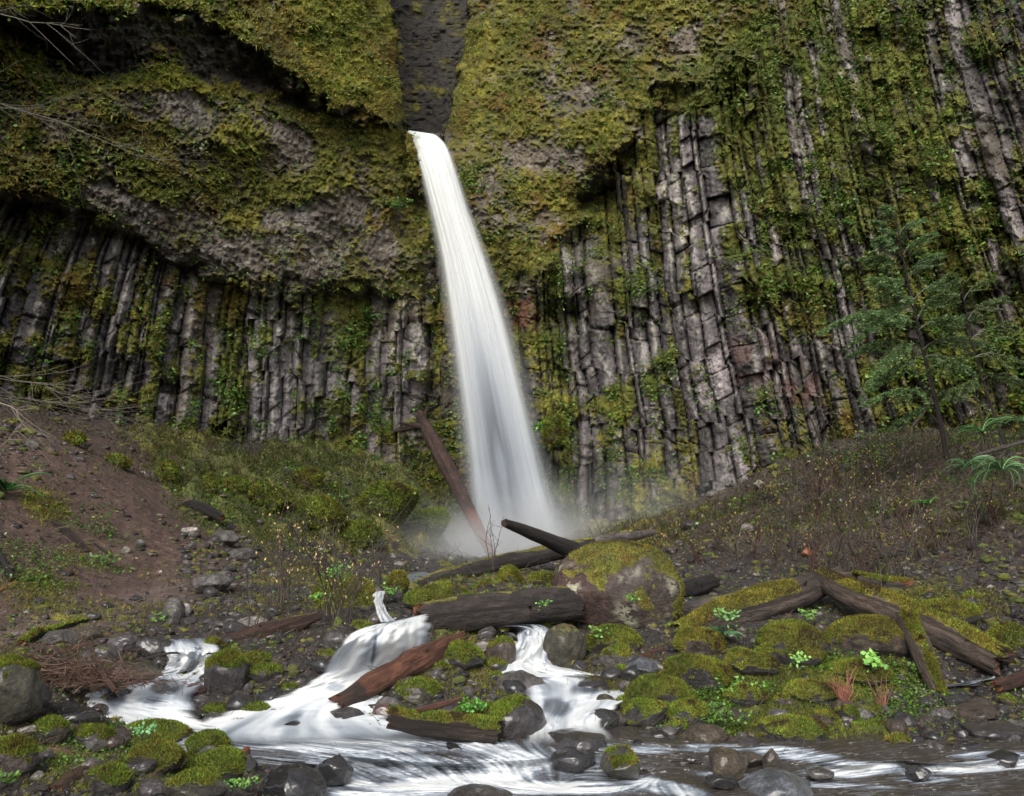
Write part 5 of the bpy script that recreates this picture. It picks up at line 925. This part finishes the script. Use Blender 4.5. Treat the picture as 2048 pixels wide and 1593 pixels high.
sh = [(1395, 1130, 60), (1435, 1105, 55), (1475, 1135, 75), (1515, 1120, 90), (1555, 1140, 70), (1590, 1120, 110), (1625, 1150, 130), (1660, 1155, 170), (1700, 1150, 150), (1735, 1165, 190), (1770, 1170, 180), (1805, 1170, 190), (1840, 1120, 120), (1880, 1100, 100), (1580, 1050, 100), (1640, 1040, 110), (1700, 1040, 120), (1760, 1045, 110), (1815, 1040, 100), (1540, 1010, 60), (1600, 985, 70), (1680, 975, 70), (1745, 960, 90), (1800, 945, 60), (1320, 1110, 45), (1355, 1085, 40), (1950, 1090, 120), (1990, 1050, 90), (1460, 1075, 50)]
wh = ['beside the pale slope rock', 'above the golden mossed log', 'behind the short splintered log', 'above the large slanting log', 'next to the curved driftwood root']
ad = ['low', 'tall', 'wide', 'thin', 'dense', 'sparse', 'crooked', 'upright', 'leaning', 'straggly']
for k, (px, py, hp) in enumerate(sh):
    a = ad[(k*3) % 10]; pl = 'at the misty bank edge' if px < 1450 else 'near the orange brown rock' if px < 1640 and py > 1090 else 'above the golden mossed log' if px < 1720 and py > 1090 else 'above the large slanting log' if px < 1850 and py > 1090 else 'by the driftwood roots' if px > 1850 and py > 1040 else 'high on the brown slope'
    ex = 'reddish' if k % 3 == 0 else 'brown' if k % 3 == 1 else 'grey'
    shrub('budding_shrub', f'{a} {ex} stemmed shrub with yellow buds {pl}', px, py, hp*rs.uniform(.9, 1.25), int(rs.integers(5, 10)), .75, {'reddish': (.05, .024, .019), 'brown': (.04, .028, .02), 'grey': (.055, .048, .04)}[ex], buds=BUD, group='budding bare shrubs on the brown slope', seed=300+k, rpx=1.15)
shrub('bare_shrub', 'large bare multi stemmed shrub in front of the leafy mossy boulder', 672, 1250, 230, 16, .75, (.045, .035, .03), d=9.4, twigs=6, buds=[(.35, .22, .08), (.3, .25, .1)], seed=11, rpx=1.5)
shrub('bare_shrub', 'thin bare shrub growing beside the crumbling brown log', 560, 1245, 240, 9, .35, (.06, .045, .035), d=10.2, twigs=5, buds=[(.4, .26, .09)], seed=12, rpx=1.2)
shrub('bare_shrub', 'slender upright bare stems between path and shrub', 505, 1290, 190, 3, .15, (.05, .035, .03), d=9.0, twigs=3, seed=13, rpx=1.6)
shrub('bare_shrub', 'sparse leafless twigs rising in front of the spray', 760, 1170, 95, 6, .5, (.05, .04, .035), d=12, twigs=3, seed=14, rpx=1.2)
shrub('bare_shrub', 'two leafless saplings on the log dam against the white water', 985, 1140, 100, 4, .25, (.05, .04, .04), d=13.3, twigs=3, seed=15, rpx=1.0)
shrub('bare_shrub', 'small dark twig shrub standing before the log dam', 915, 1205, 70, 4, .3, (.03, .022, .02), d=10.3, twigs=3, seed=16, rpx=1.1)
shrub('twig_pile', 'tangled pile of brown twigs and roots above the side cascade', 110, 1362, 84, 150, 2.2, (.085, .05, .033), d=7.5, twigs=4, seed=17, rpx=1.1, cat='twig pile', drop=.5)
shrub('twig_pile', 'smaller reddish twig tangle beside the pale bent branch', 195, 1372, 66, 110, 2., (.085, .05, .035), d=7.4, twigs=3, seed=18, rpx=1.0, cat='twig pile', drop=.5)
shrub('twig_pile', 'brown brush pile banked against the broad cascade', 600, 1330, 70, 80, 1.5, (.075, .042, .032), d=8.8, twigs=3, seed=19, rpx=1.0, cat='twig pile', drop=.5)
shrub('dead_grass', 'tuft of reddish dead grass drooping by the green plants', 1690, 1420, 66, 46, .8, (.22, .085, .06), twigs=0, seed=20, rpx=1.0, cat='grass tuft')
shrub('dead_grass', 'second thinner reddish grass tuft nearer the leg like limb', 1765, 1425, 62, 26, .6, (.20, .09, .06), twigs=0, seed=21, rpx=1.0, cat='grass tuft')
# bare overhanging branches reaching in from the side
def bare_branch(label, pts, n, ln, dirx, col, rpx=2.0, seed=0, name='bare_branch'):
    rg = np.random.default_rng(seed); w3 = np.array([P(*p) for p in pts]); d = pts[0][2]; k = np.linspace(0, 1, 9); main = np.stack([np.interp(k, np.linspace(0, 1, len(w3)), w3[:, a]) for a in range(3)], 1); main[1:-1] += rg.normal(0, .012*d/8, (7, 3)); pa = [main]; rr_ = [rpx*d/F]
    for _ in range(n):
        i_ = rg.integers(0, 8); o0 = main[i_]; dr = np.array([dirx[0]+rg.normal(0, .35), rg.normal(0, .3), -dirx[1]+rg.normal(0, .35)]); dr /= np.linalg.norm(dr); l = ln*d/F*rg.uniform(.3, 1); kk = np.linspace(0, 1, 9)[:, None]
        t_ = o0+dr*l*kk+rg.normal(0, .25, 3)*l*kk**2; pa.append(t_); rr_.append(rpx*.45*d/F)
        for _ in range(2):
            j_ = rg.integers(2, 8); d2 = dr+rg.normal(0, .6, 3); d2 /= np.linalg.norm(d2); pa.append(t_[j_]+d2*l*.45*kk+rg.normal(0, .2, 3)*l*.4*kk**2); rr_.append(rpx*.28*d/F)
    pa = np.array(pa)-w3[0]; r = np.array(rr_); v, q = strands(pa, r, r*.35); o = mesh(name, v, q, M_TWIG, cols={'tint': np.asarray(col)[None]*np.repeat(RNG.uniform(.7, 1.4, len(pa)), 27)[:, None]}); o.location = w3[0]; tag(o, label, 'branch'); return o
bare_branch('pale leafless branch reaching across the mossy bulge of the cliff', [(-60, 190, 9), (90, 235, 9.3), (250, 300, 9.6), (330, 330, 9.8)], 20, 230, (1, .25), (.10, .09, .065), 1.1, 31)
bare_branch('thin leafless branch below the dark overhang', [(-60, 215, 8.5), (60, 215, 8.7), (150, 190, 9), (230, 170, 9.2)], 14, 180, (1, .1), (.08, .07, .055), .9, 32)
bare_branch('fine bare twigs in the corner beneath the cliff top', [(-60, 20, 9), (60, 45, 9.2), (180, 60, 9.5)], 9, 160, (1, .3), (.12, .11, .08), 1.2, 33)
bare_branch('arching bare branch spreading over the top of the dirt slope', [(-60, 790, 8), (40, 795, 8.4), (130, 810, 8.8), (260, 850, 9.2)], 22, 200, (1, .15), (.085, .07, .055), 1.2, 34)
bare_branch('drooping bare branch curving down at the frame edge', [(-30, 800, 7.6), (35, 818, 7.6), (44, 850, 7.6), (0, 895, 7.6)], 8, 120, (.7, .3), (.14, .12, .09), 1.5, 35)
bare_branch('low bare branch in front of the basalt columns', [(-60, 740, 9), (60, 765, 9.3), (180, 800, 9.6)], 14, 200, (1, .35), (.10, .085, .07), 1.3, 36)
bare_branch('dark twig poking from the near bank over white water', [(150, 1470, 6.2), (160, 1435, 6.2), (178, 1415, 6.2), (184, 1390, 6.2)], 3, 40, (.6, -.3), (.04, .03, .03), 1.2, 37, 'twig')
bare_branch('curled dark twig hanging over the broad cascade', [(655, 1328, 8.6), (672, 1320, 8.6), (680, 1295, 8.6), (682, 1262, 8.7)], 3, 40, (.2, .3), (.04, .03, .03), 1.2, 38, 'twig')
bare_branch('pair of dark sticks caught on the face of the broad cascade', [(826, 1228, 8.9), (830, 1255, 8.85), (828, 1290, 8.8)], 4, 60, (-.5, .7), (.05, .04, .04), 1.4, 39, 'twig')
# ferns
def fern(label, px, py, size, nf, col, d=None, seed=0, droop=1.2, az=(0, 6.28), gloss=None, parts=False):
    rg = np.random.default_rng(seed); d = d or hit(px, py); L_ = size*d/F; base = P(px, py, d); rt = bpy.data.objects.new('fern', None); C.objects.link(rt); rt.location = base; tag(rt, label, 'fern')
    for f in range(nf):
        a = rg.uniform(*az); l = L_*rg.uniform(.7, 1.15); k = np.linspace(0, 1, 15); el = rg.uniform(.5, 1.2); th_ = el-k*droop*rg.uniform(.8, 1.3)*1.3
        st = l/14; r_ = np.cumsum(np.cos(th_))*st; z_ = np.cumsum(np.sin(th_))*st; dirv = np.array([math.cos(a), math.sin(a), 0]); side = np.array([-math.sin(a), math.cos(a), 0])
        pth = dirv[None]*r_[:, None]+np.array([0, 0, 1.])*z_[:, None]; sv, sq = strands(pth[None], [.004*d/6], [.002*d/6]); VV = [sv]; QQ = [sq]; off_ = len(sv)
        n_ = 34; kk = np.linspace(.1, 1, n_); pp = np.stack([np.interp(kk, k, pth[:, c]) for c in range(3)], 1); wl = l*.13*np.sin(np.pi*np.clip(kk, 0, 1)**.7)**.7+.004
        for sgn in (1, -1):
            dv = side*sgn*.95+dirv*.3+np.array([0, 0, -.25]); dv = dv/np.linalg.norm(dv); tip = pp+dv*wl[:, None]; wdt = l*.013; u = dirv*wdt
            v = np.stack([pp-u, pp+dv*wl[:, None]*.5-u*1.2, tip, pp+dv*wl[:, None]*.5+u*1.2], 1).reshape(-1, 3); VV.append(v); QQ.append(np.arange(n_*4).reshape(n_, 4)+off_); off_ += len(v)
        V_ = np.concatenate(VV); c = np.asarray(col)*rg.uniform(.7, 1.35)
        mesh('frond', V_, np.concatenate(QQ), M_LEAF, parent=rt, smooth=False, cols={'tint': np.repeat(c[None], len(V_), 0)*rg.uniform(.8, 1.2, (len(V_), 1))})
    return rt
FG = (.045, .12, .025); FL = (.17, .29, .13)
fern('dark green sword fern at the frame edge of the dirt slope', 12, 985, 85, 22, (.03, .11, .018), seed=1)
fern('small sword fern low on the dirt slope', 75, 1165, 46, 10, (.03, .10, .018), seed=2)
fern('large pale glossy sword fern at the frame edge beside the hemlock foot', 2005, 945, 84, 30, (.12, .23, .09), d=11.2, seed=3, droop=1.6)
fern('mid sized sword fern hanging beside the hemlock foot', 1935, 935, 62, 22, (.11, .21, .09), d=11.8, seed=4, droop=1.6)
fern('sword fern behind the grey fern branch', 1965, 865, 60, 14, (.07, .16, .05), d=13.2, seed=5)
fern('sword fern higher up the slope at the frame edge', 2050, 850, 60, 12, (.08, .16, .06), d=12.8, seed=6)
fern('drooping fern on the hummocky rock under the mossy log', 1448, 1275, 52, 16, (.06, .15, .06), d=8.75, seed=7)
fern('small dark fern on the basalt columns beside the waterfall', 740, 635, 30, 10, FG, d=28., seed=8)
fern('tiny fern growing below the leafless twigs on the bank', 560, 930, 26, 8, FG, d=22.5, seed=9)
fern('ragged fern tuft under the hemlock boughs', 1790, 660, 40, 12, FG, d=22, seed=10)
fern('lime green fern at the foot of the thin sword ferns', 1860, 1010, 44, 12, (.07, .2, .03), seed=11)
# leafy plants
def leafy(label, px, py, rpx, n, col=None, d=None, leaf=7, name='leafy_plant', hgt=.7, seed=0):
    rg = np.random.default_rng(seed+50); d = d or hit(px, py)-.05; s = d/F; ns = max(5, n//7); a = rg.uniform(0, 6.28, ns); r_ = np.sqrt(rg.random(ns))*rpx*s; tip = np.stack([np.cos(a)*r_, np.sin(a)*r_*.6, rg.uniform(.3, 1, ns)*rpx*s*hgt], 1)
    k = np.linspace(0, 1, 9)[None, :, None]; pa = tip[:, None]*np.array([.5, .5, 0])*(1-k)*0+tip[:, None]*k; sv, sq = strands(pa, np.full(ns, .6*s), np.full(ns, .4*s)); base = P(px, py, d)
    j = rg.integers(0, ns, n); lp = tip[j]*rg.uniform(.55, 1.05, (n, 1))+rg.normal(0, leaf*.45*s, (n, 3)); nn = rg.normal(0, .45, (n, 3)); nn[:, 2] += 1; nn[:, 1] -= .5; nn /= np.linalg.norm(nn, axis=1, keepdims=True)
    o = mesh(name, sv, sq, M_TWIG, cols={'tint': np.repeat([[.05, .07, .02]], len(sv), 0)}); o.location = base; tag(o, label, 'plant')
    lv, lq = leaf_cloud(lp, nn, leaf*s, leaf*.75*s, .3); mesh('leaves', lv, lq, M_LEAF, parent=o, smooth=False, cols={'tint': tint(n, col or GREENS, 4, .35)}); return o
BR = [(.10, .26, .04), (.14, .30, .05), (.08, .2, .04), (.2, .34, .08)]
leafy('leafy green plant crowning the leafy mossy boulder', 672, 1160, 45, 150, BR, d=10.3, seed=1)
leafy('leafy sprig on the flank of the leafy mossy boulder', 645, 1200, 26, 50, BR, d=10.1, seed=2)
leafy('leafy plant beside the upright yellow mossy stone', 780, 1190, 20, 50, BR, d=10.8, seed=3)
leafy('dense bright green plant behind the rounded dark creek boulder', 945, 1425, 34, 150, [(.07, .24, .03), (.10, .3, .04), (.05, .17, .02)], d=6.85, seed=4)
leafy('broad leaved plant with three pale leaf whorls near the red grass', 1745, 1342, 32, 60, [(.18, .38, .08), (.24, .45, .1)], d=8.0, leaf=12, seed=5, hgt=1.2)
leafy('pale leaf whorl plant on the bulky mossy boulder', 1590, 1335, 24, 30, [(.18, .36, .08)], d=8.1, leaf=10, seed=6, hgt=1.1)
leafy('bright plant growing before the golden mossed log', 1460, 1240, 30, 60, [(.16, .34, .1), (.12, .26, .07)], d=9.0, leaf=9, seed=7)
leafy('green plant between mossy boulder and golden mossed log', 1612, 1238, 26, 60, BR, d=9.2, seed=8)
leafy('leafy patch on the bank under the leg like limb', 1830, 1350, 42, 120, GREENS, seed=9)
leafy('trailing leafy patch on the hummocky fern rock', 1405, 1300, 45, 120, GREENS, d=8.7, seed=10)
leafy('leafy clump below the small fern', 1480, 1400, 50, 150, BR, seed=11)
leafy('leafy cover beside the lime coated low boulder', 1450, 1455, 60, 170, GREENS, seed=12)
leafy('small plants on the broad mossy ledge stone', 285, 1475, 36, 100, [(.1, .28, .09), (.14, .3, .12)], d=5.6, seed=13)
leafy('fresh green tuft beside the split faced block', 322, 1242, 20, 70, BR, seed=14)
leafy('leafy shoot at the foot of the largest lime moss cushion', 480, 1580, 34, 80, BR, d=4.95, seed=15)
leafy('leafy plant at the lower corner beside the corner boulder', 12, 1570, 34, 90, GREENS, seed=16)
leafy('clinging green plant under the mossy buttress beside the waterfall', 792, 420, 42, 220, GREENS, d=28.3, leaf=6, seed=17)
leafy('green plant clump beside the foot of the waterfall', 1085, 865, 30, 120, [(.07, .2, .015), (.1, .25, .02)], d=28.3, leaf=6, seed=18)
leafy('plant growing on the end of the thick bark log', 1090, 1212, 14, 26, BR, d=9.1, seed=19)
leafy('leafy sprig on the face of the huge boulder', 1262, 1200, 14, 26, BR, d=9.0, seed=20)
leafy('trailing plants between round olive boulder and foot rock', 1215, 1290, 46, 120, BR, d=8.9, seed=21)
leafy('leafy patch on the dirt slope below the short dark branch', 210, 1130, 46, 110, GREENS, seed=22)
# mossy bushes on the far bank
for k, (px, py, w_, h, lb) in enumerate([(610, 965, 90, 52, 'rounded golden moss hummock at the foot of the columns'), (775, 1010, 150, 80, 'large feathery green moss mound nearest the waterfall'), (640, 1030, 130, 70, 'wide moss hummock with a dark hollow above the scree'), (540, 1000, 110, 60, 'olive moss hummock above the black decayed log'), (335, 945, 44, 46, 'small dome of golden moss under the columns'), (418, 968, 40, 40, 'little round moss dome beside the golden one'), (470, 975, 80, 40, 'low moss dome between the hummocks'), (860, 1050, 90, 60, 'spray wet green moss mound behind the leaning trunk'), (720, 1075, 120, 60, 'shaded green moss mound at the spray edge'), (1110, 860, 60, 60, 'moss ball on the rock beside the waterfall'), (150, 880, 50, 30, 'mossy rim stone at the top of the dirt slope'), (235, 925, 60, 26, 'yellow moss lip along the upper dirt slope'), (1180, 1010, 110, 60, 'dim mossy rock at the misty cliff foot'), (1010, 890+0, 1, 1, '')]):
    if not lb: continue
    dd = 27.8 if k == 9 else None
    DIM[0] = .85; DIM[1] = 1.3
    B(px, py, w_*.8, h*1.05, lb, 'dark', .98, .75 if k in (1, 7, 8) else .45, .5, .1, name='moss_mound', cat='moss mound', d=dd)
DIM[:] = [1., 1.]
# tall dead grass and fern-like blades breaking the crest of the far banks
n = 26000; i, p, s = gpick(blobs(GPX, GPY, [(1850, 890, 380, 40, 1.), (1560, 960, 130, 50, .8), (1700, 980, 420, 110, .35), (600, 930, 420, 50, .6), (1300, 1050, 230, 40, .5), (780, 1030, 180, 60, .5)], 0.), n)
nn = np.tile([0, -.15, 1.], (n, 1)); v, t = blades(p, nn, 1, .055, .5, .3); v = np.repeat(p, 3, 0)+(v-np.repeat(p, 3, 0))*np.repeat(s*RNG.uniform(8, 26, n), 3)[:, None]
o = mesh('bank_grass', v, t, M_LEAF, smooth=False, cols={'tint': tint(n, [(.035, .05, .01), (.025, .038, .008), (.06, .05, .014), (.05, .03, .014), (.03, .035, .01)], 3, .4)}); tag(o, 'shaggy grass and fern blades along the crest of the banks', kind='stuff')
# ------------------------------------------------------------------ hemlock
def conifer(label, trunk, boughs, col, seed, nm='hemlock_tree'):
    rg = np.random.default_rng(seed); w3 = np.array([P(*t[:3]) for t in trunk]); base = w3[0]; d = trunk[0][2]; s = d/F
    rt = bpy.data.objects.new(nm, None); C.objects.link(rt); rt.location = base; tag(rt, label, 'tree')
    tv, tq_, tu, *_ = tube(w3-base, [t[3]*s for t in trunk], 8, .1, 0, seed, 4); mesh('trunk', tv, tq_, M_WOOD, parent=rt, attrs={'moss': np.full(len(tv), -.2)}, cols={'tint': np.repeat([[.03, .022, .02]], len(tv), 0)}, uv=tu)
    for (x0, y0, x1, y1, dd, wdt) in boughs:
        a = P(x0, y0, d+dd*.2)-base; b = P(x1, y1, d+dd)-base; k = np.linspace(0, 1, 12)[:, None]; L_ = np.linalg.norm(b-a)
        pth = a+(b-a)*k; pth[:, 2] += (.16*L_*np.sin(np.pi*k**.8))[:, 0]-0*k[:, 0]; ns = int(40*max(.6, L_)); VV = []; QQ = []; off_ = 0; sv, sq = strands(pth[None], [1.2*s], [.3*s]); VV.append(sv); QQ.append(sq); off_ = len(sv)
        u = np.sort(rg.uniform(.12, 1, ns)); o0 = np.stack([np.interp(u, k[:, 0], pth[:, c]) for c in range(3)], 1); fw = (b-a)/L_; sd_ = np.cross(fw, [0, 0, 1]); sd_ /= np.linalg.norm(sd_)
        sg = rg.choice([-1, 1], ns)[:, None]; dr = sd_*sg*rg.uniform(.4, 1, (ns, 1))+fw*.75+rg.normal(0, .22, (ns, 3)); dr[:, 2] -= .28; dr /= np.linalg.norm(dr, axis=1, keepdims=True)
        ln2 = wdt*s*np.clip(1.15-u, .15, 1)[:, None]*rg.uniform(.5, 1.2, (ns, 1)); kk = np.linspace(0, 1, 5)[None, :, None]; tw = o0[:, None]+dr[:, None]*ln2[:, None]*kk; tw[..., 2] -= (.18*ln2[:, None]*kk**2)[..., 0]
        sv, sq = strands(tw, np.full(ns, .45*s), np.full(ns, .2*s)); VV.append(sv); QQ.append(sq+off_); off_ += len(sv); nb = off_
        m = ns*60; j = rg.integers(0, ns, m); f = rg.random(m)[:, None]; pp = tw[j, 0]+(tw[j, -1]-tw[j, 0])*f; nd = dr[j]*.5+rg.normal(0, .6, (m, 3))*np.array([1, 1, .35]); nd /= np.linalg.norm(nd, axis=1, keepdims=True); nl = 7.*s*rg.uniform(.6, 1.3, (m, 1)); sdv = np.cross(nd, rg.normal(size=(m, 3))*np.array([.3, .3, 1])); sdv /= np.linalg.norm(sdv, axis=1, keepdims=True); q4 = np.stack([pp-sdv*.85*s, pp+nd*nl, pp+sdv*.85*s], 1).reshape(-1, 3)
        # needles as slim triangles gathered in the same bough
        VV.append(q4); tri = np.arange(m*3).reshape(m, 3)+off_
        V_ = np.concatenate(VV); c = np.concatenate([np.repeat([[.03, .024, .02]], nb, 0), np.repeat(np.asarray(col)[None]*rg.uniform(.5, 1.6, (m, 1)), 3, 0)])
        mesh('bough', V_, [np.concatenate(QQ), tri], M_LEAF, parent=rt, smooth=False, cols={'tint': c})
    return rt
HC = (.16, .25, .10)
conifer('young hemlock with long drooping dark green boughs in front of the columns', [(1896, 925, 15, 5), (1878, 830, 15, 4.4), (1858, 750, 15.1, 4), (1838, 660, 15.2, 3.2), (1815, 560, 15.3, 2.4), (1798, 470, 15.4, 1.6), (1790, 425, 15.4, .8)],
        [(1838, 655, 1640, 665, -1, 60), (1835, 640, 1700, 690, -.6, 60), (1835, 630, 1760, 570, -.4, 70), (1832, 610, 1715, 655, .3, 60), (1842, 690, 1735, 770, -.6, 50), (1842, 690, 1700, 712, .5, 60), (1848, 720, 1720, 800, .3, 45), (1850, 715, 1950, 750, -.4, 60), (1845, 700, 1990, 700, .2, 60), (1838, 660, 1960, 640, -.5, 60), (1835, 640, 1900, 590, .4, 60), (1828, 600, 1920, 560, -.3, 55), (1822, 580, 1740, 560, -.3, 60), (1818, 560, 1880, 510, .3, 55), (1812, 540, 1720, 520, .2, 50), (1808, 515, 1750, 480, -.3, 50), (1806, 510, 1870, 470, -.2, 50), (1800, 480, 1745, 445, .2, 40), (1798, 470, 1850, 440, .1, 40), (1794, 445, 1765, 415, 0, 30), (1870, 800, 1725, 812, -.5, 45), (1868, 790, 1930, 800, .3, 45), (1874, 815, 1780, 860, .3, 35)], HC, 61)
conifer('slimmer second hemlock behind the first with thin twin stems', [(2012, 900, 14, 3), (1985, 820, 14.1, 2.6), (1955, 730, 14.2, 2.2), (1935, 640, 14.3, 1.7), (1925, 580, 14.3, .9)],
        [(1950, 715, 1860, 740, .3, 50), (1950, 715, 2060, 735, -.3, 60), (1942, 680, 2030, 655, -.3, 60), (1940, 660, 1870, 640, .2, 50), (1936, 640, 2010, 600, .2, 55), (1932, 620, 1880, 590, -.2, 50), (1928, 600, 1985, 560, .1, 45), (1965, 760, 2080, 790, .3, 55), (1968, 765, 1890, 800, -.2, 45), (1926, 585, 1900, 550, 0, 35)], (.12, .17, .06), 62)
shrub('bare_sapling', 'thin bare saplings standing behind the sword ferns', 1985, 905, 240, 4, .25, (.04, .03, .028), d=14.3, twigs=4, seed=70, rpx=1.4, cat='sapling')
